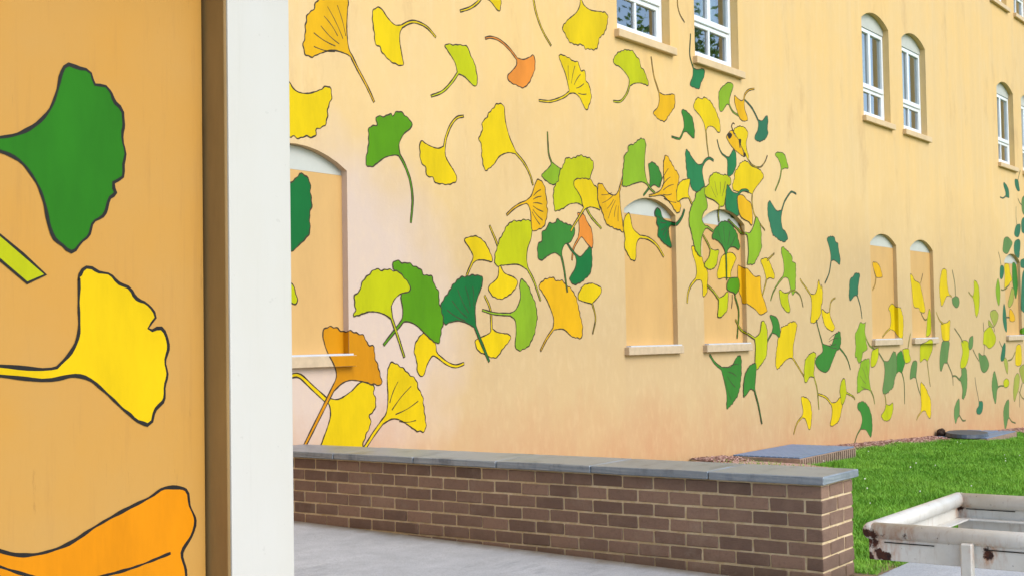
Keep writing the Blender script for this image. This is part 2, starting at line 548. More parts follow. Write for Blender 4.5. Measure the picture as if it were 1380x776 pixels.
# ------------------------------------------------------------------ mural data (millimetres along the wall, millimetres above datum)
FACADE_LEAVES = [
('go',[(6729,3286),(6605,3287),(6487,3246),(6406,3211),(6345,3211),(6324,3283),(6343,3358),(6358,3474),(6418,3526),(6442,3579),(6481,3609),(6563,3641),(6659,3672),(6767,3677),(6761,3601),(6751,3482),(6757,3382),(6773,3318)],[(6792,3280),(6857,3198),(6942,3101),(7026,2989)],6,0.011,0,''),
('ye',[(7260,3584),(7182,3622),(7126,3668),(7080,3676),(7028,3644),(7021,3548),(7040,3483),(7044,3407),(7095,3398),(7120,3356),(7176,3326),(7255,3298),(7348,3306),(7336,3378),(7316,3463),(7318,3533)],[(7340,3586),(7422,3630),(7505,3649),(7630,3634),(7734,3577)],0,0.011,0,''),
('li',[(7965,3420),(7902,3478),(7844,3525),(7885,3550),(7959,3557),(8033,3569),(8118,3572),(8155,3526),(8201,3469),(8229,3421),(8246,3336),(8225,3274),(8158,3294),(8084,3329),(8028,3338)],[(8000,3345),(7915,3257),(7804,3173),(7669,3120)],0,0.011,0,''),
('ye',[(6191,3006),(6224,2971),(6279,2951),(6368,2957),(6460,2989),(6553,3031),(6584,3020),(6587,2958),(6551,2872),(6545,2830),(6526,2762),(6444,2728),(6428,2675),(6341,2665),(6274,2644),(6230,2655),(6186,2642),(6100,2687),(6059,2791),(6092,2905)],[(6147,2992),(6105,3064)],0,0.011,0,''),
('gr',[(7241,2633),(7136,2605),(7045,2553),(6981,2521),(6936,2534),(6938,2601),(6964,2689),(6961,2781),(6999,2812),(7051,2831),(7044,2877),(7077,2893),(7142,2903),(7208,2927),(7220,2911),(7261,2947),(7327,2953),(7367,2935),(7407,2914),(7442,2879),(7419,2845),(7351,2802),(7310,2753),(7290,2707)],[(7294,2638),(7357,2565),(7414,2455),(7435,2317),(7412,2154)],0,0.011,0,''),
('ye',[(7738,2735),(7639,2745),(7555,2768),(7527,2742),(7526,2680),(7543,2611),(7593,2571),(7605,2519),(7676,2507),(7709,2474),(7818,2471),(7921,2487),(7966,2524),(7938,2576),(7866,2643),(7829,2693)],[(7819,2756),(7841,2831),(7902,2930),(7978,2995),(8062,3020)],0,0.011,0,''),
('ye',[(8353,3996),(8432,3992),(8544,3933),(8577,3973),(8579,4031),(8565,4106),(8420,4134),(8292,4088),(8259,4025),(8290,3993)],[(8305,3982),(8257,3939),(8163,3882),(8040,3834)],0,0.011,0,''),
('or',[(8885,3595),(8972,3629),(9018,3651),(9049,3632),(9050,3552),(9002,3464),(8938,3394),(8878,3360),(8776,3365),(8676,3385),(8654,3421),(8712,3469),(8781,3529)],[(8793,3584),(8684,3650),(8553,3696),(8440,3700),(8360,3678)],0,0.011,0,''),
('ye',[(9095,4195),(9168,4272),(9028,4303),(8921,4220),(8988,4164)],[(9040,4144),(9082,4021),(9174,3886),(9297,3781)],0,0.011,0,''),
('ye',[(9843,4231),(9961,4211),(10165,4235),(10239,4214),(10224,4152),(10192,4070),(10082,3974),(10038,3880),(9949,3860),(9849,3848),(9799,3871),(9636,3854),(9561,3883),(9495,3944),(9489,3984),(9566,4051),(9703,4140),(9764,4215)],[(9785,4273),(9769,4355),(9811,4449)],0,0.011,0,''),
('ye',[(9555,3475),(9513,3572),(9423,3693),(9424,3720),(9518,3729),(9631,3706),(9715,3705),(9763,3643),(9830,3642),(9847,3560),(9897,3525),(9925,3422),(9850,3305),(9792,3340),(9736,3396),(9659,3423)],[(9575,3421),(9468,3363),(9282,3302),(9102,3283)],5,0.011,0,''),
('li',[(10592,3694),(10508,3748),(10423,3779),(10339,3788),(10328,3841),(10407,3905),(10537,3953),(10669,3964),(10734,3930),(10799,3895),(10819,3842),(10886,3806),(10942,3735),(10948,3679),(10835,3685),(10701,3665)],[(10603,3633),(10543,3541),(10432,3459),(10305,3442)],0,0.011,0,''),
('ye',[(8643,2797),(8528,2756),(8445,2681),(8354,2630),(8311,2649),(8294,2723),(8284,2816),(8260,2870),(8300,2941),(8311,3008),(8366,3053),(8425,3114),(8507,3173),(8582,3183),(8604,3141),(8617,3046),(8664,2935),(8718,2863)],[(8750,2808),(8860,2741),(8943,2660),(8992,2565)],0,0.011,0,''),
('lg',[(9258,2754),(9205,2715),(9126,2664),(9134,2640),(9193,2617),(9253,2595),(9306,2597),(9430,2637),(9469,2730),(9398,2745),(9320,2770)],[(9276,2780),(9235,2844),(9225,2921),(9219,3034)],0,0.008,0,''),
('li',[(9678,2463),(9605,2458),(9531,2443),(9422,2395),(9342,2377),(9302,2392),(9294,2499),(9305,2568),(9368,2632),(9388,2693),(9434,2756),(9471,2799),(9518,2848),(9600,2847),(9693,2881),(9786,2886),(9880,2875),(9936,2855),(9938,2804),(9883,2707),(9861,2624),(9829,2520)],[(9798,2442),(9899,2352),(10054,2268)],0,0.011,0,''),
('ye',[(8570,1823),(8688,1796),(8739,1769),(8725,1711),(8604,1639),(8486,1615),(8391,1647),(8347,1696),(8374,1726),(8472,1785)],[(8505,1878),(8486,2026),(8379,2191)],0,0.011,0,''),
('li',[(8751,1898),(8552,1884),(8455,1881),(8437,1921),(8458,1990),(8499,2072),(8580,2168),(8660,2236),(8801,2258),(8925,2271),(8965,2238),(8954,2130),(8897,2033),(8882,1938)],[(8892,1868),(8984,1764),(9072,1611)],0,0.011,0,''),
('go',[(8961,2473),(9004,2543),(9031,2588),(9066,2617),(9116,2610),(9166,2556),(9178,2499),(9193,2442),(9187,2403),(9203,2375),(9174,2286),(9147,2236),(9070,2203),(8994,2184),(8961,2202),(8954,2263),(8948,2339),(8917,2393)],[(8885,2415),(8794,2389),(8696,2345),(8612,2292)],6,0.011,0,''),
('ye',[(8156,1944),(8103,2008),(8050,2061),(8123,2091),(8234,2093),(8326,2041),(8381,1975),(8406,1908),(8304,1916),(8211,1912)],[(8148,1894),(8099,1830),(8068,1785)],0,0.011,0,''),
('or',[(9688,2244),(9678,2344),(9670,2381),(9762,2374),(9830,2303),(9898,2231),(9903,2091),(9823,2113),(9732,2171)],[(9676,2156),(9590,2064),(9564,1964)],0,0.011,0,''),
('dg',[(9703,2000),(9798,2061),(9870,2090),(9890,2002),(9862,1874),(9742,1796),(9603,1755),(9522,1790),(9537,1827),(9607,1891),(9632,1954)],[(9625,2011),(9545,2062),(9479,2121)],0,0.011,0,''),
('go',[(9260,1469),(9178,1601),(9095,1683),(9055,1742),(9162,1792),(9249,1807),(9313,1784),(9401,1782),(9489,1740),(9578,1692),(9643,1594),(9663,1520),(9706,1420),(9702,1308),(9656,1296),(9542,1309),(9410,1372)],[(9257,1377),(9146,1289),(9059,1195)],0,0.011,0,''),
('mg',[(9299,2015),(9190,1986),(9103,1946),(9049,1968),(9043,2063),(9108,2115),(9110,2175),(9175,2214),(9220,2261),(9307,2271),(9352,2303),(9462,2275),(9574,2262),(9618,2215),(9547,2124),(9456,2095),(9410,2044)],[(9395,1994),(9436,1886),(9478,1690)],0,0.011,0,''),
('ye',[(9743,2463),(9726,2512),(9681,2559),(9610,2618),(9630,2660),(9686,2680),(9798,2690),(9892,2688),(9929,2650),(9976,2639),(9994,2604),(9997,2523),(10033,2433),(9960,2443),(9864,2444)],[(9773,2425),(9693,2349),(9598,2263),(9551,2213)],0,0.011,0,''),
('go',[(10306,2586),(10215,2585),(10140,2620),(10078,2668),(10015,2656),(9999,2568),(10021,2484),(10081,2408),(10117,2337),(10179,2301),(10281,2280),(10385,2266),(10438,2262),(10416,2376),(10393,2477),(10383,2558)],[(10373,2625),(10415,2704),(10458,2783)],6,0.011,0,''),
('ye',[(9759,1608),(9653,1631),(9669,1694),(9740,1750),(9858,1773),(9977,1756),(10034,1726),(10023,1688),(9949,1636)],[(9876,1597),(9928,1471),(9876,1332)],0,0.008,0,''),
('ye',[(8460,1353),(8615,1333),(8634,1294),(8554,1238),(8435,1153),(8322,1169),(8211,1209),(8165,1266),(8187,1299),(8307,1331),(8364,1353)],[(8384,1380),(8369,1534),(8297,1641)],0,0.011,0,''),
('lg',[(8720,1537),(8783,1631),(8774,1735),(8808,1778),(8888,1738),(8928,1680),(8987,1598),(9018,1492),(8980,1350),(8894,1244),(8771,1204),(8699,1236),(8715,1351),(8705,1444)],[(8639,1494),(8426,1500),(8264,1526)],0,0.011,0,''),
('dg',[(8111,1408),(8036,1431),(7953,1442),(7862,1431),(7781,1420),(7747,1481),(7739,1553),(7803,1621),(7868,1684),(7961,1759),(8082,1786),(8225,1796),(8272,1768),(8261,1710),(8201,1616),(8171,1535)],[(8167,1397),(8240,1281),(8343,1123)],5,0.014,0,''),
('ye',[(7641,1181),(7578,1121),(7539,1045),(7510,1038),(7463,1070),(7457,1154),(7428,1216),(7448,1277),(7497,1331),(7546,1350),(7619,1330),(7680,1267),(7686,1220)],[(7703,1180),(7815,1123),(7917,1099),(8021,1116)],0,0.014,0,''),
('gr',[(7298,1461),(7307,1522),(7289,1598),(7290,1621),(7315,1698),(7270,1780),(7201,1816),(7207,1854),(7249,1871),(7330,1858),(7389,1856),(7508,1818),(7556,1781),(7642,1768),(7677,1706),(7726,1644),(7724,1581),(7748,1526),(7772,1463),(7750,1368),(7712,1277),(7668,1282),(7570,1338),(7475,1400),(7392,1431),(7321,1434)],[(7274,1416),(7180,1341),(7093,1270)],0,0.013,0,''),
('li',[(7115,1483),(7037,1502),(6937,1504),(6860,1486),(6800,1470),(6785,1481),(6807,1518),(6793,1554),(6798,1613),(6842,1643),(6864,1688),(6920,1748),(6998,1794),(7042,1806),(7087,1797),(7167,1807),(7201,1801),(7270,1788),(7328,1752),(7390,1692),(7380,1653),(7290,1637),(7220,1598),(7185,1552),(7180,1536)],[(7183,1461),(7249,1325),(7316,1180)],0,0.011,0,''),
('ye',[(6618,910),(6744,955),(6852,1016),(6972,997),(6982,945),(7003,885),(6979,805),(6935,786),(6944,712),(6888,643),(6866,586),(6822,532),(6449,561),(6460,630),(6512,725),(6544,808),(6531,879)],[(6495,916),(6376,998),(6260,1078),(6183,1081),(6107,1050)],0,0.016,0,''),
('ye',[(7113,791),(7133,894),(7128,1013),(7137,1102),(7165,1139),(7234,1133),(7314,1090),(7395,1042),(7454,1001),(7477,939),(7524,876),(7529,798),(7551,705),(7530,632),(7435,648),(7341,695),(7249,735),(7168,743)],[(7066,727),(6976,651),(6898,577),(6843,530)],4,0.016,0,''),
('am',[(6604,1060),(6590,1132),(6520,1232),(6491,1296),(6478,1360),(6533,1402),(6595,1395),(6667,1370),(6772,1366),(6879,1336),(6933,1277),(6987,1254),(7008,1165),(7051,1075),(7060,993),(6983,996),(6852,1023),(6745,1034),(6661,1015)],[(6567,976),(6474,854),(6352,694),(6302,628),(6252,563)],0,0.015,1,''),
('dg',[(6028,2144),(6048,2213),(6105,2300),(6201,2349),(6279,2405),(6319,2409),(6362,2377),(6376,2308),(6385,2224),(6370,2153),(6363,2096),(6366,2026),(6322,1982),(6233,1915),(6185,1892),(6062,1914),(6008,2034)],[(5999,2087),(5898,2054)],0,0.011,0,''),
('li',[(6096,1643),(6115,1670),(6182,1686),(6210,1666),(6229,1618),(6244,1576),(6228,1549),(6190,1555),(6114,1575)],[(6096,1615),(6021,1614)],0,0.011,0,''),
('go',[(11273,3637),(11443,3668),(11480,3638),(11461,3541),(11361,3457),(11262,3379),(11144,3383),(11052,3417),(11044,3439),(11126,3496),(11161,3570)],[(11164,3641),(11068,3788),(11020,3966)],0,0.009,0,''),
('tg',[(11959,3993),(12117,4017),(12103,3934),(12031,3862),(12002,3803),(11898,3798),(11812,3805),(11813,3841),(11862,3909)],[(11882,3990),(11811,4120),(11836,4335)],0,0.009,0,''),
('go',[],[(11574,4650),(11580,4560),(11626,4485),(11714,4429)],0,0.007,0,''),
('lg',[(12620,3725),(12560,3678),(12491,3629),(12443,3649),(12433,3720),(12438,3825),(12483,3870),(12522,3896),(12587,3932),(12676,3967),(12765,3964),(12778,3933),(12730,3866),(12688,3794)],[(12673,3735),(12749,3670),(12897,3639)],0,0.011,0,''),
('go',[(13041,3775),(13053,3723),(13111,3649),(13093,3609),(12955,3600),(12883,3654),(12827,3733),(12800,3796),(12812,3845),(12877,3827),(12967,3812)],[(13028,3825),(13062,3893),(13158,3954),(13300,3989)],0,0.011,0,''),
('te',[(13489,3662),(13606,3733),(13637,3688),(13615,3587),(13628,3533),(13559,3469),(13412,3421),(13301,3426),(13288,3466),(13354,3529),(13384,3601)],[(13386,3647),(13241,3761),(13053,3834)],0,0.011,0,''),
('mg',[(11655,3378),(11645,3451),(11610,3521),(11650,3545),(11740,3525),(11818,3498),(11855,3440),(11877,3354),(11861,3279),(11782,3299),(11705,3327)],[(11640,3324),(11572,3250),(11520,3238),(11394,3242)],0,0.011,0,''),
('ye',[(12085,3455),(12006,3522),(11875,3581),(11871,3612),(11919,3682),(11974,3706),(12042,3705),(12125,3729),(12235,3706),(12316,3658),(12384,3596),(12437,3524),(12453,3435),(12403,3403),(12306,3443),(12222,3446),(12166,3427)],[(12123,3389),(12144,3258),(12174,3130)],0,0.009,0,''),
('tg',[(12646,3174),(12731,3249),(12773,3254),(12811,3209),(12806,3098),(12761,3038),(12704,2990),(12636,2966),(12595,2968),(12600,3066),(12598,3126)],[(12578,3161),(12474,3192),(12411,3251),(12375,3322)],0,0.009,0,''),
('tg',[(11928,3024),(11808,3082),(11714,3147),(11677,3132),(11673,3045),(11692,2933),(11701,2864),(11759,2812),(11781,2774),(11890,2739),(11991,2774),(12068,2815),(12046,2884),(12025,2964)],[(12033,3025),(12093,3076),(12184,3111),(12281,3097)],0,0.014,0,''),
('ye',[(13028,3247),(12941,3319),(12825,3413),(12768,3459),(12830,3507),(12982,3536),(13103,3499),(13106,3445),(13065,3373),(13076,3293),(13119,3230)],[(13104,3189),(13216,3138),(13390,3132),(13511,3192),(13600,3284)],0,0.007,0,''),
('go',[(12602,3361),(12594,3386),(12679,3449),(12753,3458),(12796,3416),(12854,3396),(12912,3356),(12969,3281),(13014,3212),(12846,3242),(12701,3293)],[],0,0.011,0,'painted_butterfly'),
('ink',[(12619,3405),(12672,3428),(12722,3417),(12706,3392),(12663,3368),(12629,3384)],[],0,0.011,0,'painted_butterfly_spot'),
('ink',[(12889,3380),(12938,3388),(12923,3330),(12909,3295),(12896,3334)],[],0,0.011,0,'painted_butterfly_spot'),
('ink',[(13004,3258),(13046,3242),(13026,3213),(12990,3227)],[],0,0.011,0,'painted_butterfly_spot'),
('ink',[],[(12767,3433),(12745,3470),(12717,3506),(12749,3543),(12790,3539)],0,0.004,0,'painted_butterfly_antenna'),
('ye',[(13085,2832),(12972,2835),(12832,2818),(12724,2834),(12704,2881),(12757,2946),(12760,3008),(12846,3077),(12947,3149),(13074,3167),(13186,3128),(13359,3113),(13446,3084),(13488,3043),(13411,2979),(13290,2905),(13214,2849)],[(13184,2821),(13179,2721),(13243,2588),(13484,2444)],0,0.009,0,''),
('lg',[(13940,3221),(13881,3280),(13805,3312),(13854,3345),(13979,3358),(14072,3339),(14116,3278),(14159,3202),(14063,3187)],[(13967,3165),(13914,3049),(13782,2907)],0,0.011,0,''),
('mg',[(10948,2797),(10935,2877),(10927,2926),(11004,2953),(11102,2926),(11151,2873),(11183,2834),(11163,2766),(11127,2721),(11028,2738)],[(10944,2714),(10883,2668),(10817,2622)],0,0.011,0,''),
('lg',[(10783,2746),(10623,2712),(10496,2677),(10441,2688),(10438,2767),(10457,2848),(10483,2962),(10540,3008),(10568,3067),(10669,3094),(10751,3144),(10848,3155),(10879,3118),(10858,3001),(10847,2886),(10866,2806)],[(10887,2742),(10960,2691),(11035,2664)],0,0.011,0,''),
('go',[(11143,2698),(11214,2779),(11212,2887),(11223,2988),(11267,3046),(11344,3009),(11411,2948),(11496,2896),(11522,2831),(11491,2777),(11469,2690),(11536,2611),(11545,2560),(11485,2497),(11410,2534),(11360,2572),(11275,2616),(11175,2650)],[(11024,2642),(10924,2628)],5,0.011,0,''),
('ye',[(11592,2652),(11483,2610),(11468,2656),(11471,2733),(11527,2797),(11600,2834),(11738,2858),(11743,2816),(11711,2744),(11709,2701)],[(11725,2673),(11763,2628),(11806,2600)],0,0.011,0,''),
('dg',[(11233,2413),(11166,2442),(11135,2498),(11085,2524),(11034,2491),(11032,2442),(11065,2427),(11056,2377),(11087,2330),(11074,2263),(11123,2224),(11222,2179),(11331,2156),(11333,2193),(11295,2275),(11291,2341)],[(11334,2389),(11456,2393),(11565,2468),(11622,2545)],5,0.016,0,''),
('ye',[(10606,2302),(10564,2411),(10533,2433),(10486,2414),(10447,2356),(10435,2276),(10463,2214),(10445,2134),(10474,2088),(10548,2020),(10626,1999),(10652,2032),(10656,2112),(10680,2177)],[(10730,2228),(10891,2220),(11053,2163),(11183,2061)],0,0.014,0,''),
('ye',[(11852,1935),(11832,2026),(11775,2116),(11766,2184),(11827,2181),(11885,2109),(11971,2089),(12006,2033),(12066,1976),(12101,1919),(12084,1837),(12080,1755),(12027,1702),(11977,1695),(11974,1788),(11947,1851)],[(11837,1863),(11724,1794),(11660,1713),(11639,1621)],0,0.014,0,''),
('lg',[(12047,2370),(11981,2299),(11951,2205),(11947,2106),(11909,2098),(11826,2164),(11771,2288),(11727,2377),(11710,2430),(11720,2499),(11773,2595),(11850,2669),(11864,2717),(11966,2766),(12068,2809),(12064,2733),(12099,2677),(12113,2596),(12030,2543),(11989,2470),(12049,2416)],[(12111,2400),(12224,2365),(12288,2345)],0,0.011,0,''),
('li',[(12266,2683),(12126,2702),(12064,2733),(12067,2792),(12158,2846),(12174,2907),(12227,2947),(12332,2980),(12436,2966),(12569,2972),(12648,2949),(12659,2889),(12575,2821),(12531,2745),(12486,2646)],[(12393,2639),(12358,2565),(12372,2471)],4,0.011,0,''),
('tg',[(12695,2807),(12590,2871),(12562,2845),(12531,2745),(12526,2649),(12537,2613),(12681,2538),(12791,2558),(12834,2579),(12811,2669),(12795,2742)],[(12817,2786),(12916,2837),(13029,2852),(13091,2839)],0,0.014,0,''),
('go',[(12816,2768),(12942,2790),(13038,2748),(13136,2718),(13160,2644),(13170,2570),(13151,2482),(13068,2514),(12956,2532),(12874,2563),(12823,2646)],[],0,0.011,0,''),
('li',[(12253,2169),(12349,2172),(12314,2091),(12285,2019),(12179,1971),(12078,1977),(12017,2004),(12043,2040),(12122,2095)],[(12164,2173),(12103,2235),(12006,2312)],0,0.011,0,''),
('ye',[(12447,2126),(12392,2082),(12349,2010),(12306,1937),(12329,1878),(12461,1894),(12608,1898),(12624,1959),(12711,2058),(12754,2109),(12689,2155),(12581,2160)],[],0,0.008,0,''),
('ye',[],[(12644,1718),(12635,1645),(12616,1579)],0,0.006,0,''),
('mg',[(12463,2199),(12349,2265),(12220,2288),(12209,2317),(12264,2385),(12357,2438),(12411,2471),(12517,2484),(12624,2466),(12703,2428),(12781,2366),(12806,2306),(12843,2235),(12814,2199),(12719,2223),(12624,2218),(12556,2185)],[(12513,2135),(12515,2015),(12513,1871)],4,0.011,0,''),
('lg',[(13090,2395),(13164,2449),(13210,2502),(13272,2581),(13341,2522),(13380,2424),(13375,2335),(13369,2234),(13246,2116),(13157,2056),(13072,2059),(13015,2057),(13049,2170),(13042,2306),(13026,2361)],[(13004,2384),(12879,2383),(12784,2427),(12585,2506)],0,0.011,0,''),
('go',[],[(12829,2491),(12898,2432),(12967,2372)],0,0.01,0,''),
('go',[(12791,2025),(12873,2022),(12956,2008),(13026,2008),(13095,1973),(13207,1927),(13338,1931),(13348,1843),(13371,1743),(13440,1656),(13494,1568),(13485,1550),(13321,1515),(13192,1571),(13012,1626),(12992,1632),(12881,1636),(12856,1697),(12804,1757),(12783,1878)],[],0,0.011,0,''),
('ye',[(13458,1972),(13417,2034),(13362,2095),(13393,2124),(13512,2139),(13585,2103),(13656,2029),(13712,1954),(13694,1913),(13589,1923)],[(13499,1907),(13449,1820),(13385,1731)],0,0.011,0,''),
('ye',[],[(13525,2114),(13618,2156),(13717,2198)],0,0.009,0,''),
('gr',[(12667,1743),(12561,1759),(12509,1793),(12553,1872),(12648,1899),(12771,1900),(12805,1867),(12806,1794),(12749,1744)],[(12715,1719),(12702,1700),(12779,1545),(12729,1268)],0,0.011,0,''),
('li',[(12428,1707),(12532,1752),(12527,1653),(12508,1565),(12418,1510),(12335,1482),(12288,1499),(12307,1585)],[(12321,1672),(12206,1746),(12070,1807)],0,0.011,0,''),
('lg',[(13972,2024),(13957,2128),(13909,2230),(13945,2283),(14069,2246),(14193,2190),(14211,2129),(14295,2105),(14297,1999),(14280,1858),(14254,1778),(14188,1750),(14136,1819),(14091,1915),(14029,1939)],[(13946,1945),(13797,1864),(13669,1767),(13591,1674)],0,0.011,0,''),
('li',[(13949,1767),(13837,1801),(13833,1730),(13870,1636),(13980,1565),(14066,1542),(14112,1578),(14074,1674),(14063,1734)],[(14073,1764),(14168,1796),(14315,1780),(14417,1727),(14479,1612)],0,0.008,0,''),
('te',[(13815,2683),(13697,2746),(13638,2780),(13592,2758),(13570,2647),(13623,2523),(13692,2398),(13707,2404),(13828,2365),(13982,2340),(14095,2385),(14036,2460),(13959,2491),(13928,2593)],[(13946,2692),(14041,2810),(14190,2914),(14259,2931),(14366,2917)],0,0.011,0,''),
('te',[(15356,2256),(15313,2347),(15257,2438),(15322,2469),(15467,2477),(15537,2414),(15595,2398),(15627,2286),(15661,2212),(15627,2144),(15545,2169),(15448,2190)],[(15365,2181),(15292,2030),(15150,1900)],0,0.011,0,''),
('ye',[(14835,1769),(14909,1835),(14939,1911),(14930,1891),(14970,1932),(15029,1838),(15050,1889),(15076,1788),(15059,1687),(15016,1611),(14994,1523),(14846,1441),(14782,1425),(14689,1437),(14711,1534),(14733,1633),(14723,1720)],[(14709,1757),(14590,1829),(14458,1899),(14415,1935)],0,0.011,0,''),
('ye',[(15173,1549),(15040,1592),(15036,1536),(15070,1460),(15130,1384),(15258,1340),(15356,1326),(15426,1371),(15363,1435),(15301,1499)],[(15272,1556),(15312,1665),(15382,1711),(15467,1731)],0,0.009,0,''),
('ye',[(14064,1026),(13947,1001),(13843,954),(13733,914),(13689,939),(13688,1028),(13697,1071),(13729,1153),(13763,1246),(13837,1316),(13870,1381),(13970,1393),(14088,1428),(14206,1441),(14293,1416),(14274,1350),(14224,1254),(14174,1158),(14168,1062)],[(14146,1031),(14301,922),(14473,798)],0,0.011,0,''),
('mg',[(13632,1388),(13594,1458),(13561,1504),(13639,1510),(13748,1481),(13789,1446),(13813,1387),(13829,1316),(13792,1264),(13710,1299)],[(13614,1323),(13514,1249),(13414,1163)],0,0.011,0,''),
('li',[(13284,1320),(13344,1446),(13424,1423),(13473,1342),(13464,1180),(13431,1065),(13319,987),(13172,923),(13151,1025),(13169,1161)],[(13159,1257),(12970,1315),(12819,1356),(12699,1461)],0,0.011,0,''),
('mg',[(12575,973),(12703,1058),(12805,1078),(12824,966),(12790,789),(12708,660),(12505,549),(12447,563),(12463,671),(12412,825)],[(12357,957),(12217,1015),(12096,1103)],4,0.016,0,''),
('mg',[(13015,718),(12909,662),(12848,654),(12854,765),(12895,875),(13002,961),(13134,992),(13174,957),(13152,844),(13131,754)],[(13118,705),(13213,524),(13283,334)],0,0.011,0,''),
('li',[(14623,793),(14519,732),(14462,772),(14469,891),(14502,997),(14508,994),(14587,1042),(14729,1082),(14821,1062),(14818,1012),(14790,1017),(14765,896),(14744,829)],[(14749,795),(14834,637),(14871,405)],0,0.011,0,''),
('mg',[],[(15554,1120),(15686,1058),(15818,965),(15900,845)],0,0.012,0,''),
('mg',[(15289,1155),(15430,1281),(15567,1319),(15611,1254),(15574,1125),(15450,1076),(15308,951),(15204,865),(15072,836),(14883,886),(14794,963),(14861,1024),(15024,1083)],[(15029,1171),(14914,1360),(14857,1460)],4,0.011,0,''),
('ye',[(14407,416),(14359,551),(14410,575),(14541,549),(14621,498),(14658,389),(14641,283),(14602,192),(14552,195),(14506,265),(14454,321)],[(14379,345),(14229,282),(14126,165)],0,0.011,0,''),
('ye',[(15407,467),(15539,517),(15608,450),(15585,381),(15503,260),(15426,215),(15261,184),(15202,208),(15250,288),(15275,384)],[(15254,451),(15089,537),(14865,584)],0,0.014,0,''),
('li',[(15733,628),(15713,714),(15666,744),(15589,704),(15534,608),(15556,495),(15595,423),(15685,475),(15738,543)],[(15747,564),(15976,504),(16015,468)],0,0.011,0,''),
('te',[(16105,1768),(15965,1705),(15920,1734),(15928,1834),(15964,1965),(16063,2004),(16124,2042),(16203,2056),(16301,2040),(16276,1973),(16229,1870),(16225,1804)],[(16195,1774),(16292,1637),(16340,1483)],0,0.011,0,''),
('go',[(16765,2193),(16905,2216),(17016,2179),(17075,2113),(17114,2034),(17016,2020),(16921,2017),(16860,2038),(16803,2115)],[(16877,2020),(16832,1924),(16739,1850)],0,0.011,0,''),
('ye',[(17394,1448),(17373,1571),(17311,1616),(17448,1683),(17601,1642),(17759,1636),(17823,1590),(17883,1480),(17872,1338),(17816,1216),(17659,1246),(17508,1317)],[(17356,1353),(17177,1295),(17057,1239)],0,0.011,0,''),
('ye',[(18214,2088),(18308,2083),(18399,2021),(18590,1985),(18657,1905),(18743,1760),(18803,1589),(18605,1579),(18536,1635),(18367,1642),(18301,1705),(18268,1881)],[],0,0.011,0,''),
('ye',[],[(18630,1986),(18695,2053),(18740,2120)],0,0.007,0,''),
('li',[(18982,1623),(19043,1565),(19049,1400),(19002,1268),(18823,1236),(18859,1367),(18896,1499)],[],0,0.011,0,''),
('li',[],[(18884,1482),(18768,1474),(18628,1563)],0,0.007,0,''),
('lg',[(16428,1315),(16447,1403),(16465,1432),(16376,1418),(16277,1432),(16193,1359),(16089,1273),(16099,1143),(16069,1005),(16115,987),(16195,915),(16284,960),(16334,1046),(16349,1052),(16493,1093),(16459,1182)],[(16451,1241),(16577,1136),(16738,1086)],0,0.011,0,''),
('li',[(16738,1082),(16885,1102),(16899,1068),(16874,971),(16762,876),(16627,856),(16600,913),(16639,1024),(16666,1061)],[],0,0.011,0,''),
('lg',[(16430,580),(16278,574),(16126,541),(16109,596),(16128,752),(16213,859),(16283,936),(16458,964),(16559,954),(16560,850),(16528,723),(16564,610)],[(16574,561),(16665,477),(16703,379)],4,0.011,0,''),
('mg',[(16250,197),(16206,294),(16112,346),(16116,408),(16267,432),(16395,402),(16500,341),(16581,241),(16602,112),(16587,33),(16538,-35),(16474,-7),(16391,54),(16306,76)],[(16191,91),(16067,21),(15968,-80)],0,0.011,0,''),
('mg',[(17646,769),(17547,747),(17571,872),(17591,989),(17742,1045),(17814,1019),(17857,933),(17902,881),(17821,798)],[(17767,749),(17845,611),(17842,323)],0,0.011,0,''),
('gg',[(17250,922),(17424,1026),(17498,1041),(17553,1007),(17571,872),(17548,756),(17467,658),(17412,568),(17290,532),(17170,496),(17030,494),(17012,560),(17067,672),(17109,802)],[(17086,917),(16998,977),(16897,1036)],0,0.011,0,''),
('li',[(17826,1064),(18058,1068),(18089,997),(18132,910),(18002,875),(17903,889),(17839,1018)],[],0,0.011,0,''),
('li',[],[(18036,1084),(18091,1179),(18156,1281)],0,0.009,0,''),
('li',[(17251,336),(17372,359),(17380,279),(17310,184),(17212,137),(17049,142),(16951,188),(16940,221),(17060,280)],[(17121,350),(17108,425),(17077,500)],0,0.011,0,''),
('gg',[(18240,669),(18100,648),(18090,705),(18151,823),(18260,898),(18398,877),(18380,782),(18347,705)],[(18333,662),(18410,521),(18515,403)],0,0.011,0,''),
('ye',[(18522,289),(18509,447),(18508,560),(18573,584),(18727,508),(18853,397),(18938,304),(18906,75),(18773,109),(18698,175),(18592,184)],[(18501,173),(18376,123),(18309,75)],0,0.011,0,''),
('li',[(18564,1109),(18815,1154),(18969,1186),(19095,1168),(19086,1068),(19045,1014),(18869,893),(18814,885),(18709,914),(18535,874),(18526,953)],[],0,0.011,1,''),
('li',[],[(18825,890),(18879,697),(18935,517)],0,0.009,0,''),
('ye',[(19793,1816),(19678,1738),(19564,1669),(19516,1719),(19469,1904),(19522,2074),(19613,2196),(19696,2224),(19829,2203),(19842,2049),(19884,1912)],[(19932,1841),(20040,1820)],0,0.011,0,''),
('gg',[(20376,1808),(20408,1730),(20334,1668),(20220,1658),(20085,1709),(20053,1786),(20151,1813)],[(20225,1832),(20210,2023),(20105,2220)],0,0.011,0,''),
('li',[(21181,1938),(21196,2083),(21317,2077),(21432,1998),(21463,1816),(21407,1633),(21291,1523),(21216,1559),(21171,1721)],[(21110,1829),(20993,1863),(20890,1906)],0,0.011,0,''),
('ye',[(19785,1432),(19924,1466),(19899,1312),(19870,1175),(19678,1160),(19547,1187),(19504,1297),(19498,1406)],[(19621,1411),(19440,1465),(19293,1582)],0,0.011,0,''),
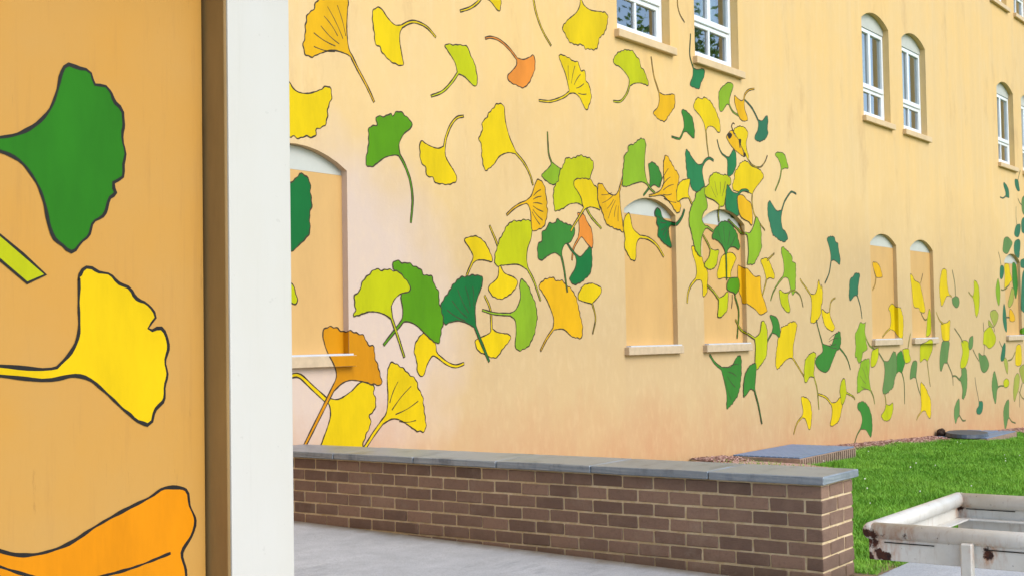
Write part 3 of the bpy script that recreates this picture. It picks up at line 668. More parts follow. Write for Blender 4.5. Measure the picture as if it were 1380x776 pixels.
('ol',[(22019,1563),(22156,1629),(22354,1631),(22492,1556),(22436,1470),(22260,1376),(22062,1357),(21905,1395),(21945,1469)],[(22207,1366),(22250,1282)],0,0.011,0,''),
('li',[(21671,1285),(21998,1367),(22185,1282),(22306,1187),(22229,1083),(21929,1012),(21712,1071),(21588,1091),(21611,1193)],[],0,0.011,0,''),
('gg',[],[(21639,1285),(21623,1432)],0,0.008,0,''),
('gg',[(21325,949),(21507,909),(21694,906),(21872,773),(21798,682),(21603,633),(21451,674),(21370,785)],[],0,0.011,0,''),
('gg',[],[(21601,911),(21643,1017),(21651,1090)],0,0.008,0,''),
('gg',[],[(21028,1009),(21198,897),(21325,826)],0,0.008,0,''),
('gg',[(19516,1135),(19678,1158),(19866,1139),(19829,1028),(19730,843),(19594,829),(19452,723),(19387,767),(19402,935)],[],0,0.011,0,''),
('gg',[],[(19735,843),(19957,649),(19987,493)],0,0.01,0,''),
('li',[(20454,1141),(20773,1137),(20834,976),(20743,836),(20588,743),(20387,740),(20378,827),(20496,982)],[],0,0.011,0,''),
('gg',[],[(20538,1122),(20404,1211),(20134,1345)],0,0.009,0,''),
('gg',[(20405,634),(20425,721),(20645,724),(20686,555),(20642,398),(20514,280),(20400,286),(20440,406),(20367,531)],[(20285,569),(20122,626),(19956,631)],0,0.011,0,''),
('gg',[(20866,1182),(21048,1216),(21021,1062),(20879,1011),(20807,1065)],[],0,0.011,0,''),
('gg',[(20272,135),(20257,275),(20112,230),(20008,132),(19997,13),(20055,-80),(20145,-13)],[(20245,33),(20396,-54),(20556,-64)],0,0.011,0,''),
('te',[(21462,173),(21450,56),(21319,-10),(21138,9),(21126,73),(21241,121)],[(21266,192),(21149,413),(21092,576)],0,0.008,0,''),
('gg',[(22298,499),(22181,634),(22077,581),(21995,416),(22042,247),(22158,111),(22231,183),(22278,312)],[(22351,375),(22487,388),(22689,380)],0,0.011,0,''),
('li',[(22698,466),(22873,494),(23006,445),(22963,370),(22754,349),(22672,410)],[],0,0.011,0,''),
('gg',[(22954,-24),(22970,119),(22832,126),(22648,11),(22611,-139),(22678,-333),(22787,-282),(22866,-192)],[(22939,-158),(23105,-235),(23328,-274)],0,0.011,0,''),
('ye',[(23440,832),(23534,1026),(23792,1043),(23847,883),(23790,705),(23461,704)],[],0,0.011,0,''),
('ol',[],[(23451,929),(23224,817),(22976,793)],0,0.01,0,''),
('ol',[(23366,501),(23554,563),(23677,490),(23598,316),(23438,185),(23299,94),(23241,213),(23280,367)],[],0,0.011,0,''),
('ol',[],[(23591,257),(23762,151),(23912,104)],0,0.01,0,''),
('ol',[(23671,629),(23938,701),(24155,635),(24132,435),(23900,383),(23764,487)],[],0,0.011,0,''),
('gg',[],[(23826,386),(23659,215),(23618,-20)],0,0.009,0,''),
('te',[(22693,1038),(22836,1094),(22860,998),(22772,827),(22598,792),(22550,851),(22630,963)],[],0,0.011,0,''),
('gg',[],[(22657,1020),(22574,1069),(22500,1127)],0,0.009,0,''),
('ol',[(22735,799),(22843,844),(22970,745),(22930,573),(22803,673)],[],0,0.011,0,''),
('te',[(22716,2372),(22894,2368),(22896,2262),(22782,2162),(22667,2169),(22658,2274)],[],0,0.011,0,''),
('gg',[],[(22738,2382),(22683,2505),(22612,2598)],0,0.009,0,''),
('ye',[(22946,2399),(23192,2418),(23282,2274),(23375,2159),(23226,2096),(23005,1994),(22903,2011),(22947,2225)],[],0,0.011,0,''),
('ol',[],[(23224,2077),(22865,1981),(22694,1978)],0,0.009,0,''),
('lg',[(22544,2156),(22631,2024),(22635,1872),(22564,1718),(22467,1755),(22385,1924),(22433,2058)],[],0,0.011,0,''),
('mg',[(23443,2437),(23658,2425),(23711,2247),(23724,2049),(23592,1848),(23495,1945),(23409,2140)],[],0,0.011,0,''),
('ol',[(23360,2021),(23497,1965),(23405,1786),(23180,1686),(23081,1743),(23202,1881)],[],0,0.011,0,''),
('te',[(22838,1740),(22931,1645),(22979,1452),(22960,1278),(22828,1336),(22745,1509)],[],0,0.011,0,''),
('go',[(23176,1647),(23317,1638),(23484,1531),(23439,1456),(23156,1471)],[],0,0.011,0,''),
('te',[],[(23162,1520),(22883,1519)],0,0.009,0,''),
('te',[(24000,2517),(24382,2552),(24365,2409),(23986,2396)],[],0,0.011,0,''),
('te',[(24087,2299),(24510,2332),(24507,1657),(23972,1633),(23916,1793)],[],0,0.011,0,''),
('gr',[(23823,1313),(24163,1342),(24150,1231),(23815,1243)],[],0,0.011,0,''),
('te',[(23610,2641),(23905,2654),(23856,2552),(23640,2583)],[],0,0.011,0,''),
('te',[(23139,3649),(23033,3758),(23086,3802),(23257,3757),(23355,3687),(23363,3569),(23270,3562)],[(23152,3576),(22987,3530),(22802,3531)],0,0.011,0,''),
('te',[(23762,3910),(23962,3917),(24025,3822),(24053,3743),(23903,3731),(23779,3801)],[],0,0.011,0,''),
('ol',[],[(23962,3922),(24048,4026),(24132,4105)],0,0.009,0,''),
('te',[(23758,3109),(24021,3145),(24008,3033),(23884,2926),(23700,2916),(23619,2971)],[],0,0.011,0,''),
('gg',[],[(23796,3117),(23761,3259),(23782,3441)],0,0.008,0,''),
('gg',[(22980,2839),(23194,2880),(23470,2805),(23351,2701),(23127,2593),(22887,2622),(22898,2719)],[],0,0.011,0,''),
('te',[(23615,2812),(23841,2874),(23985,2831),(23887,2625),(23627,2594),(23565,2691)],[],0,0.011,0,''),
('te',[(24102,3200),(24263,3282),(24449,3242),(24424,3036),(24119,3019)],[],0,0.011,0,''),
('gg',[(24188,3612),(24578,3683),(24539,3351),(24197,3369)],[],0,0.011,0,''),
('gg',[],[(24189,3490),(24028,3529),(23924,3592)],0,0.009,0,''),
]
PANEL_LEAVES = [
('pg',[(1923,1820),(1977,1852),(2016,1895),(2038,1947),(2050,1992),(2072,2014),(2107,2016),(2136,2001),(2151,1976),(2184,1973),(2208,1961),(2214,1936),(2238,1914),(2238,1884),(2235,1863),(2244,1833),(2240,1777),(2234,1746),(2212,1724),(2215,1699),(2194,1687),(2185,1656),(2152,1619),(2122,1578),(2076,1542),(2037,1559),(2014,1596),(1998,1658),(1977,1704),(1939,1748),(1902,1767)],[(1871,1789),(1795,1775),(1717,1753)],0,0.016,0,''),
('pl',[(1845,1591),(1938,1526),(2001,1478),(1949,1456),(1876,1509),(1835,1540)],[],0,0.011,0,'sharp'),
('py',[(2075,1285),(2098,1333),(2098,1411),(2101,1470),(2098,1469),(2110,1494),(2139,1500),(2187,1482),(2235,1458),(2266,1444),(2291,1414),(2329,1399),(2341,1373),(2322,1344),(2360,1339),(2384,1311),(2379,1259),(2375,1207),(2365,1145),(2333,1116),(2313,1087),(2257,1115),(2185,1174),(2132,1213),(2086,1225)],[(2035,1233),(1991,1230),(1875,1243),(1795,1249)],0,0.014,0,''),
('po',[(1814,839),(1874,813),(1926,796),(1990,792),(2067,805),(2147,838),(2231,867),(2318,893),(2370,913),(2442,901),(2455,857),(2475,813),(2461,773),(2427,731),(2440,682),(2433,642),(2367,591),(2089,601),(1814,696)],[],0,0.011,0,'midrib'),
]
MIDRIB = [(1864,780),(1936,749),(2033,715),(2158,709),(2267,716),(2388,736)]


# ------------------------------------------------------------------ painted leaves
def catmull(P, step, closed=False):
    out = []
    n = len(P)
    rng = range(n) if closed else range(n-1)
    for i in rng:
        p0 = P[(i-1) % n] if (closed or i > 0) else P[0]*2-P[1]
        p1, p2 = P[i], P[(i+1) % n]
        p3 = P[(i+2) % n] if (closed or i+2 < n) else P[-1]*2-P[-2]
        k = max(2, min(14, int((p2-p1).length/step)))
        for j in range(k):
            t = j/k
            a = (p1*2 + (p2-p0)*t + (p0*2-p1*5+p2*4-p3)*t*t + (p1*3-p0-p2*3+p3)*t*t*t)*0.5
            out.append(a)
    if not closed:
        out.append(P[-1].copy())
    return out

def offset_sides(S, hw):
    L_, R_ = [], []
    n = len(S)
    for i, p in enumerate(S):
        d = (S[min(i+1, n-1)]-S[max(i-1, 0)])
        if d.length < 1e-9:
            d = Vector((1, 0))
        d.normalize()
        w = hw*(1.0-0.25*i/max(1, n-1))
        nn = Vector((-d.y, d.x))
        L_.append(p+nn*w)
        R_.append(p-nn*w)
    return L_, R_

def leaf_contour(H, S, hw, rng, sharp=False):
    """closed outline of blade plus stalk, and the blade's attachment point"""
    H = [Vector(p)/1000 for p in H]
    S = [Vector(p)/1000 for p in S]
    if not H:
        Sd = catmull(S, 0.02)
        a, b = offset_sides(Sd, hw)
        return a+b[::-1], S[0], [], [a+b[::-1]]
    if not S:
        if sharp:
            return H, H[0], [], [H]
        C = catmull(H, 0.012, True)
        return C, H[0], C, [C]
    Sd = catmull(S, 0.02)
    a, b = offset_sides(Sd, hw)
    if (a[0]-H[0]).length + (b[0]-H[-1]).length > (b[0]-H[0]).length + (a[0]-H[-1]).length:
        a, b = b, a
    blade = catmull([a[0]] + H + [b[0]], 0.012)
    blade = wobble(blade, S[0], rng)
    return blade + b[1:] + a[:0:-1], S[0], blade, [blade, a + b[::-1]]

def wobble(C, J, rng, closed=False):
    """scalloped margin: ripple the edge away from the stalk"""
    far = max((p-J).length for p in C)
    out = []
    acc = 0.0
    ph = rng.random()*6
    n = len(C)
    for i, p in enumerate(C):
        a, b = C[i-1 if i else 0], C[min(i+1, n-1)]
        d = b-a
        acc += (p-C[i-1]).length if i else 0
        r = (p-J).length/far if far else 0
        w = max(0.0, min(1.0, (r-0.62)/0.2))
        if d.length > 1e-9 and w > 0 and not closed:
            d.normalize()
            nn = Vector((-d.y, d.x))
            p = p + nn*w*far*(0.009*math.sin(acc*95+ph) + 0.007*math.sin(acc*47+ph*2))
        out.append(p)
    return out

def ribbon(C, lw, closed=True):
    v, f = [], []
    n = len(C)
    for i, p in enumerate(C):
        a = C[i-1] if (closed or i) else C[0]
        b = C[(i+1) % n] if (closed or i < n-1) else C[-1]
        d1, d2 = p-a, b-p
        d = (d1.normalized() if d1.length > 1e-9 else Vector((0, 0))) + (d2.normalized() if d2.length > 1e-9 else Vector((0, 0)))
        if d.length < 1e-6:
            d = Vector((1, 0))
        d.normalize()
        nn = Vector((-d.y, d.x))*lw/2*(1 + 0.22*math.sin(i*0.37+p.x*9) + 0.16*math.sin(i*1.3+p.y*17))
        v += [p+nn, p-nn]
    for i in range(n if closed else n-1):
        j = (i+1) % n
        f.append((2*i, 2*j, 2*j+1, 2*i+1))
    return v, f

FY = 6.2          # plane of the long facade
BOARD = 0.05      # depth of the boarded openings
RISE = 0.135
def arch_poly(x0, x1, z0, zs, rise, n=10):
    """opening outline, counter-clockwise seen from outside (x right, z up)"""
    w = (x1-x0)/2
    r = (w*w+rise*rise)/(2*rise)
    cx, cz = (x0+x1)/2, zs+rise-r
    a0 = math.asin(w/r)
    P = [(x0, z0), (x1, z0)]
    for i in range(n+1):
        a = a0 - 2*a0*i/n
        P.append((cx+r*math.sin(a), cz+r*math.cos(a)))
    return P

LOW = []           # boarded openings of the ground floor
for k in range(-1, 3):
    for dx in (10.455, 11.995):
        if 5 < dx+6.245*k < 26:
            LOW.append((dx+6.245*k, dx+6.245*k+0.985, 1.207, 2.472))
UP = []
for k in range(-1, 3):
    for dx in (10.40, 11.925):
        if 5 < dx+6.20*k < 26:
            UP.append((dx+6.20*k, dx+6.20*k+1.005, 4.12, 5.41))
TOP = [(22.59, 23.58, 6.885, 8.1), (24.05, 25.04, 6.885, 8.1), (16.39, 17.38, 6.885, 8.1), (17.90, 18.89, 6.885, 8.1)]

building = empty('painted_building', (14, FY, 0), 'ochre building wall painted with a mural of drifting ginkgo leaves', 'building')

def add_layer(bm, verts2, faces, mi, depth):
    """2-D shapes go into the bmesh as (x, depth, z)"""
    vs = [bm.verts.new((p.x, depth, p.y)) for p in verts2]
    for f in faces:
        try:
            nf = bm.faces.new([vs[i] for i in f])
            nf.material_index = mi
        except ValueError:
            pass

def leaf_bm(col, H, S, v, hw, ex, lw, rng):
    C, J, blade, fills = leaf_contour(H, S, hw, rng, ex == 'sharp')
    bm = bmesh.new()
    for q, P in enumerate(fills):
        tris = tessellate_polygon([[Vector((p.x, p.y, 0)) for p in P]])
        add_layer(bm, P, [tuple(x) for x in tris], 0, -0.0001*q)
    rv, rf = ribbon(C, lw)
    add_layer(bm, rv, rf, 1, -0.00025)
    if v and blade:
        far = max((p-J).length for p in blade)
        tips = [p for p in blade if (p-J).length > 0.72*far]
        for q in range(v):
            tp = tips[int((0.16+0.68*(q+0.5)/v)*len(tips))]
            a, b = 0.28+0.12*rng.random(), 0.72+0.16*rng.random()
            mid = (tp-J)
            nn = Vector((-mid.y, mid.x))*0.02*(1 if q < v/2 else -1)
            line = [J+mid*(a+(b-a)*t/6) + nn*math.sin(math.pi*t/6) for t in range(7)]
            rv, rf = ribbon(line, lw*0.8, False)
            add_layer(bm, rv, rf, 1, -0.00025)
    for f in bm.faces:
        if f.normal.y > 0:
            f.normal_flip()
    bm.normal_update()
    for f in bm.faces:
        if f.normal.y > 0:
            f.normal_flip()
    xs_ = [p.x for p in C]
    zs_ = [p.y for p in C]
    return bm, (min(xs_), max(xs_), min(zs_), max(zs_))

def cut_line(bm, a, b):
    d = Vector((b[0]-a[0], 0, b[1]-a[1]))
    nrm = Vector((-d.z, 0, d.x)).normalized()
    bmesh.ops.bisect_plane(bm, geom=bm.verts[:]+bm.edges[:]+bm.faces[:], plane_co=(a[0], 0, a[1]), plane_no=nrm, dist=1e-6)

def inside_convex(P, x, z):
    n = len(P)
    for i in range(n):
        a, b = P[i], P[(i+1) % n]
        if (b[0]-a[0])*(z-a[1]) - (b[1]-a[1])*(x-a[0]) < -1e-9:
            return False
    return True

def append_bm(dst, src, fn):
    vm = {}
    for f in src.faces:
        vs = []
        for v in f.verts:
            if v not in vm:
                vm[v] = dst.verts.new(fn(v.co))
            vs.append(vm[v])
        try:
            nf = dst.faces.new(vs)
            nf.material_index = f.material_index
        except ValueError:
            pass

stack = {}
def layer_for(bm):
    """lowest coat that lies over everything painted before it at the same spot"""
    g = 0.014
    cells = set()
    for f in bm.faces:
        pts = [v.co for v in f.verts]
        xa, xb = min(p.x for p in pts), max(p.x for p in pts)
        za, zb = min(p.z for p in pts), max(p.z for p in pts)
        if len(pts) == 4:
            pts = None
        for i in range(int((xa-0.006)//g), int((xb+0.006)//g)+1):
            for j in range(int((za-0.006)//g), int((zb+0.006)//g)+1):
                if pts and (xb-xa > 3*g or zb-za > 3*g):
                    q = Vector(((i+0.5)*g, 0, (j+0.5)*g))
                    (a, b, c) = pts
                    s1 = (b.x-a.x)*(q.z-a.z)-(b.z-a.z)*(q.x-a.x)
                    s2 = (c.x-b.x)*(q.z-b.z)-(c.z-b.z)*(q.x-b.x)
                    s3 = (a.x-c.x)*(q.z-c.z)-(a.z-c.z)*(q.x-c.x)
                    if min(s1, s2, s3) < 0 < max(s1, s2, s3):
                        continue
                cells.add((i, j))
    lay = max((stack.get(c, -1) for c in cells), default=-1)+1
    for c in cells:
        stack[c] = lay
    return lay

def paint_facade():
    rng = random.Random(3)
    for col, H, S, v, hw, sill, ex in FACADE_LEAVES:
        x_ref = (H or S)[0][0]/1000
        far = min(1.0, max(0.0, (x_ref-13.0)/7.0))
        lw = 0.0095
        bm, bb = leaf_bm(col, H, S, v, hw, ex, lw, rng)
        lay = layer_for(bm)
        off = 0.0009 + 0.00045*lay
        out = bmesh.new()
        hitw = [w for w in LOW if bb[0] < w[1] and bb[1] > w[0] and bb[2] < w[3]+RISE and bb[3] > w[2]-0.09]
        if not hitw:
            append_bm(out, bm, lambda c: (c.x, FY-off+c.y, c.z))
        else:
            walls = bm.copy()
            for x0, x1, z0, zs in hitw:
                P = arch_poly(x0, x1, z0, zs, RISE)
                for i in range(len(P)):
                    cut_line(walls, P[i], P[(i+1) % len(P)])
                dead = []
                for f in walls.faces:
                    c = f.calc_center_median()
                    if inside_convex(P, c.x, c.z):
                        dead.append(f)
                bmesh.ops.delete(walls, geom=dead, context='FACES')
            append_bm(out, walls, lambda c: (c.x, FY-off+c.y, c.z))
            walls.free()
            for x0, x1, z0, zs in hitw:
                # the brush went on across the recessed board and the side of the opening
                s = FY/(FY+BOARD)
                xe = x1*s
                for part in ('board', 'jamb', 'sill'):
                    if part == 'sill' and not sill:
                        continue
                    q = bm.copy()
                    geo = lambda: q.verts[:]+q.edges[:]+q.faces[:]
                    def clip(cx, cz, nx, nz):
                        bmesh.ops.bisect_plane(q, geom=geo(), plane_co=(cx, 0, cz), plane_no=(nx, 0, nz), dist=1e-6, clear_outer=True)
                    if part == 'board':
                        clip(xe, 0, 1, 0); clip(x0-0.01, 0, -1, 0); clip(0, zs+RISE+0.01, 0, 1)
                        clip(0, EYE.z+(z0+0.012-EYE.z)*s, 0, -1)
                        append_bm(out, q, lambda c: (c.x/s, FY+BOARD-off+c.y, EYE.z+(c.z-EYE.z)/s))
                    elif part == 'jamb':
                        clip(x1, 0, 1, 0); clip(xe, 0, -1, 0); clip(0, zs, 0, 1); clip(0, z0, 0, -1)
                        def fj(c):
                            t = x1/c.x
                            return (x1-off+c.y, FY*t, EYE.z+(c.z-EYE.z)*t)
                        append_bm(out, q, fj)
                    else:
                        k = (FY-0.05)/FY
                        clip((x1+0.028)/k, 0, 1, 0); clip((x0-0.03)/k, 0, -1, 0)
                        clip(0, EYE.z+(z0-0.004-EYE.z)/k, 0, 1); clip(0, EYE.z+(z0-0.074-EYE.z)/k, 0, -1)
                        append_bm(out, q, lambda c: (c.x*k, FY-0.05-off+c.y, EYE.z+(c.z-EYE.z)*k))
                    q.free()
        bm.free()
        name = ex if ex.startswith('painted') else ('painted_leaf' if H else 'painted_leaf_stem')
        o = link(name, bm_mesh(name, out), building, [PAINT[col], M['ink_far'] if far > 0.45 else M['ink']])
        if ex == 'painted_butterfly':
            o['label'] = 'painted orange butterfly wing with dark spots'

# ------------------------------------------------------------------ facade
def build_facade():
    X0, X1, Z0, Z1 = -4.0, 60.0, -2.5, 10.5
    holes = [arch_poly(*w, RISE) for w in LOW] + [arch_poly(*w, RISE) for w in UP] + [arch_poly(*w, RISE) for w in TOP]
    loops = [[(X0, Z0), (X1, Z0), (X1, Z1), (X0, Z1)]] + holes
    flat = [p for l in loops for p in l]
    tris = tessellate_polygon([[Vector((x, z, 0)) for x, z in l] for l in loops])
    v = [(x, FY, z) for x, z in flat]
    f = []
    for a, b, c in tris:
        (ax, az), (bx, bz), (cx, cz) = flat[a], flat[b], flat[c]
        if (bx-ax)*(cz-az)-(bz-az)*(cx-ax) < 0:
            b, c = c, b
        f.append((a, b, c))
    # reveals
    base = 4
    for h in holes:
        n = len(h)
        k = len(v)
        for x, z in h:
            v.append((x, FY+0.32, z))
        for i in range(n):
            j = (i+1) % n
            f.append((base+j, base+i, k+i, k+j))
        base += n
    # top and far end give the wall its thickness
    k = len(v)
    v += [(X0, FY+0.4, Z0), (X1, FY+0.4, Z0), (X1, FY+0.4, Z1), (X0, FY+0.4, Z1)]
    f += [(3, 2, k+2, k+3), (2, 1, k+1, k+2), (0, 3, k+3, k)]
    link('wall', mesh_pd('wall', v, f), building, [M['wall']])
    link('roof', bm_mesh('roof', box_bm(X0-0.1, X1+0.1, FY-0.12, FY+9, Z1+0.004, Z1+0.25, 0.02)), building, [M['canopy']])

def extrude_poly(name, P, y0, y1, mat, parent, bev=0):
    n = len(P)
    v = [(x, y0, z) for x, z in P] + [(x, y1, z) for x, z in P]
    f = [tuple(range(n)), tuple(range(2*n-1, n-1, -1))]
    for i in range(n):
        j = (i+1) % n
        f.append((i, n+i, n+j, j)[::-1] if False else (j, i, n+i, n+j))
    return link(name, mesh_pd(name, v, f), parent, [mat])

def boarded(w):
    x0, x1, z0, zs = w
    split = zs-0.03
    b = box('boarded_window', x0-0.01, x1+0.01, FY+BOARD, FY+BOARD+0.03, z0-0.01, split, M['board'], building)
    P = [(x, z) for x, z in arch_poly(x0+0.002, x1-0.002, split+0.002, zs, RISE-0.002)]
    extrude_poly('arch_panel', P, FY+BOARD+0.004, FY+BOARD+0.03, M['cream'], b)
    s = box('window_sill', x0-0.035, x1+0.03, FY-0.05, FY+BOARD-0.002, z0-0.076, z0-0.002, M['sill_tan'], b, 0.004)
    box('sill_flashing', x0+0.004, x1-0.004, FY-0.046, FY+BOARD-0.003, z0-0.0015, z0+0.010, M['flashing'], b)

def frame_rect(bm, x0, x1, z0, z1, w, y0, y1):
    """four butted bars"""
    box_bm(x0, x0+w, y0, y1, z0, z1, 0.004, bm)
    box_bm(x1-w, x1, y0, y1, z0, z1, 0.004, bm)
    box_bm(x0+w-0.001, x1-w+0.001, y0+0.002, y1, z0, z0+w, 0.004, bm)
    box_bm(x0+w-0.001, x1-w+0.001, y0+0.002, y1, z1-w, z1, 0.004, bm)

def glazed(w, idx):
    x0, x1, z0, zs = w
    yf = FY+0.085
    head = zs-0.075
    bm = bmesh.new()
    frame_rect(bm, x0+0.002, x1-0.002, z0, head, 0.055, yf, yf+0.07)
    o = link('window', bm_mesh('window_frame', bm), building, [M['white']])
    xm = (x0+x1)/2
    tz = z0+0.44
    box('transom', x0+0.05, x1-0.05, yf-0.012, yf+0.06, tz-0.032, tz+0.032, M['white'], o, 0.005)
    bm = bmesh.new()
    frame_rect(bm, x0+0.058, x1-0.058, z0+0.056, tz-0.034, 0.045, yf+0.004, yf+0.05)
    link('lower_sash', bm_mesh('lower_sash', bm), o, [M['white']])
    box('mullion', xm-0.018, xm+0.018, yf+0.008, yf+0.045, z0+0.1, tz-0.078, M['white'], o, 0.003)
    box('mullion', xm-0.035, xm+0.035, yf+0.002, yf+0.055, tz+0.033, head-0.054, M['white'], o, 0.004)
    for a, b, c, d in ((x0+0.1, xm-0.016, z0+0.098, tz-0.076), (xm+0.016, x1-0.1, z0+0.098, tz-0.076),
                       (x0+0.054, xm-0.033, tz+0.03, head-0.052), (xm+0.033, x1-0.054, tz+0.03, head-0.052)):
        link('pane', mesh_pd('pane', [(a, yf+0.03, c), (b, yf+0.03, c), (b, yf+0.03, d), (a, yf+0.03, d)], [(0, 1, 2, 3)]), o, [M['glass']])
    P = arch_poly(x0+0.002, x1-0.002, head+0.002, zs, RISE-0.002)
    extrude_poly('arch_panel', P, yf-0.01, yf+0.05, M['cream'], o)
    box('window_sill', x0-0.05, x1+0.05, FY-0.055, yf+0.01, z0-0.078, z0-0.002, M['sill'], o, 0.006)
    # what can be seen indoors: a curtain drawn part of the way and the dim room
    rr = random.Random(idx)
    cu, cf = [], []
    n = 40
    xa, xb = x0+0.22+0.06*rr.random(), x1+0.02
    for i in range(n+1):
        x = xa+(xb-xa)*i/n
        y = yf+0.17+0.022*math.sin(i*1.15+rr.random()*0.7)
        cu += [(x, y, tz+0.02), (x, y, head+0.05)]
    for i in range(n):
        cf.append((2*i, 2*i+2, 2*i+3, 2*i+1))
    link('curtain', mesh_pd('curtain', cu, cf, True), o, [M['curtain']])
    rm = bmesh.new()
    box_bm(x0-0.5, x1+0.5, FY+0.41, FY+2.0, z0-0.4, zs+0.4, 0, rm)
    front = [f for f in rm.faces if f.normal.y < -0.5]
    rm.normal_update()
    front = [f for f in rm.faces if f.normal.y < -0.5]
    bmesh.ops.delete(rm, geom=front, context='FACES')
    for f in rm.faces:
        f.normal_flip()
    link('room_interior', bm_mesh('room_interior', rm), o, [M['room']])

build_facade()
for w in LOW:
    boarded(w)
for i, w in enumerate(UP+TOP):
    glazed(w, i)
paint_facade()

# ------------------------------------------------------------------ near entrance: painted panel, post, canopy
PY = 2.86
panel = empty('painted_panel_wall', (0.7, PY, 0), 'near ochre plywood panel wall with large painted leaves beside the white post', 'wall')
box('panel', -3.2, 2.514, PY, PY+0.1, 0.05, 2.62, M['panel'], panel, 0.003)
box('unseen_return_wall', 2.62, 2.72, 3.03, FY-0.004, 0.05, 2.615, M['panel'], panel, 0.003)  # out of view; added to block low side light from the brick front
def paint_panel():
    rng = random.Random(5)
    for col, H, S, v, hw, sill, ex in PANEL_LEAVES:
        bm, bb = leaf_bm(col, H, S, v, hw, ex, 0.0085, rng)
        if ex == 'midrib':
            rv, rf = ribbon(catmull([Vector(p)/1000 for p in MIDRIB], 0.01), 0.007, False)
            add_layer(bm, rv, rf, 1, -0.0004)
        off = 0.0015
        out = bmesh.new()
        append_bm(out, bm, lambda c: (c.x, PY-off+c.y, c.z))
        bm.free()
        name = 'painted_leaf'
        link(name, bm_mesh(name, out), panel, [PAINT[col], M['ink_near']])
paint_panel()

post = empty('porch_post', (2.65, 2.83, 0.12), 'smooth white square post with a brown ochre side board', 'post')
box('post_shaft', 2.5345, 2.775, 2.778, 3.02, 0.10, 2.62, M['post'], post, 0.006, 2)
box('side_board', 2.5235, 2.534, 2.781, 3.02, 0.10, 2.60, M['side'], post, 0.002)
box('post_base', 2.51, 2.80, 2.755, 3.045, 0.09, 0.16, M['post'], post, 0.006)
canopy = empty('entrance_canopy', (0, 4.2, 2.62), 'unseen flat entrance canopy above the painted panel and white post', 'canopy')  # out of view; inferred, with its overhang set to shade panel and post
box('canopy_slab', -3.4, 2.95, 2.6, FY-0.003, 2.625, 2.85, M['canopy'], canopy, 0.01)
box('fascia', -3.43, 2.98, 2.57, 2.598, 2.60, 2.88, M['post'], canopy, 0.004)

# ------------------------------------------------------------------ brick wall
BX, BY, BT = 5.874, 2.445, 0.384
CT = 0.633
bw = empty('brick_wall', (BX+BT/2, 4.3, 0.1), 'low brown brick wall with bluestone coping running out from the building', 'wall')
box('mortar_core', BX+0.005, BX+BT-0.005, BY+0.005, FY-0.004, -0.1, CT-0.041, M['mortar'], bw)
_bm = {}
def brick_mesh(lx, ly, lz):
    key = (round(lx, 3), round(ly, 3), round(lz, 3))
    lst = _bm.setdefault(key, [])
    if len(lst) < 5:
        bm = box_bm(-lx/2, lx/2, -ly/2, ly/2, -lz/2, lz/2, 0.0035)
        rr = random.Random(len(lst)*31+int(lx*1e4))
        for v in bm.verts:
            v.co += Vector((rr.uniform(-1, 1), rr.uniform(-1, 1), rr.uniform(-1, 1)))*0.0019
        me = bm_mesh('brick', bm)
        me.materials.append(M['brick'])
        lst.append(me)
        return me
    return random.choice(lst)

def brick(x0, x1, y0, y1, z0, z1):
    me = brick_mesh(x1-x0, y1-y0, z1-z0)
    o = bpy.data.objects.new('brick', me)
    COL.objects.link(o)
    o.parent = bw
    o.location = Vector(((x0+x1)/2 + random.uniform(-0.0018, 0.0012), (y0+y1)/2 + random.uniform(-0.001, 0.001), (z0+z1)/2+random.uniform(-0.0008, 0.0008))) - bw.location
    o.rotation_euler = (random.uniform(-1, 1)*0.004, random.uniform(-1, 1)*0.004, random.uniform(-1, 1)*0.005)

PITCHZ, PITCHY, J_ = 0.0672, 0.181, 0.0095
zt = CT-0.041-0.006
for cidx in range(8):
    z1 = zt - PITCHZ*cidx
    z0 = z1 - (PITCHZ-J_)
    even = cidx % 2 == 0
    y = BY
    first = True
    while y < FY-0.02:
        L1 = (PITCHY-J_) if (even or not first) else (PITCHY-J_)*0.48
        y1 = min(y+L1, FY-0.006)
        if first:
            x1 = BX+0.09 if even else BX+0.185
        else:
            x1 = BX+0.09
        if y1-y > 0.03:
            brick(BX, x1, y, y1, z0, z1)
        y = y1+J_
        first = False
    # return at the end of the wall
    x = BX+0.09+J_ if even else BX+0.185+J_
    for L1 in ((0.171, BT) if even else (BT,)):
        x1 = min(x+L1, BX+BT)
        if x1-x > 0.03:
            brick(x, x1, BY, BY+0.09, z0, z1)
        x = x1+J_
ycs = [BY-0.025, 3.02, 3.70, 4.31, 4.90, 5.52, FY-0.005]
for i in range(len(ycs)-1):
    bm = box_bm(BX-0.028, BX+BT+0.028, ycs[i]+0.003, ycs[i+1]-0.003, CT-0.037, CT+random.uniform(-0.002, 0.0025))
    bmesh.ops.subdivide_edges(bm, edges=bm.edges[:], cuts=3, use_grid_fill=True)
    bmesh.ops.bevel(bm, geom=[e for e in bm.edges if e.calc_face_angle(0) > 1.0], offset=0.004, segments=1, affect='EDGES')
    rr = random.Random(i)
    for v in bm.verts:
        v.co += Vector((rr.uniform(-1, 1)*0.0016, rr.uniform(-1, 1)*0.001, rr.uniform(-1, 1)*0.0012))
    link('coping_stone', bm_mesh('coping_stone', bm), bw, [M['stone']])

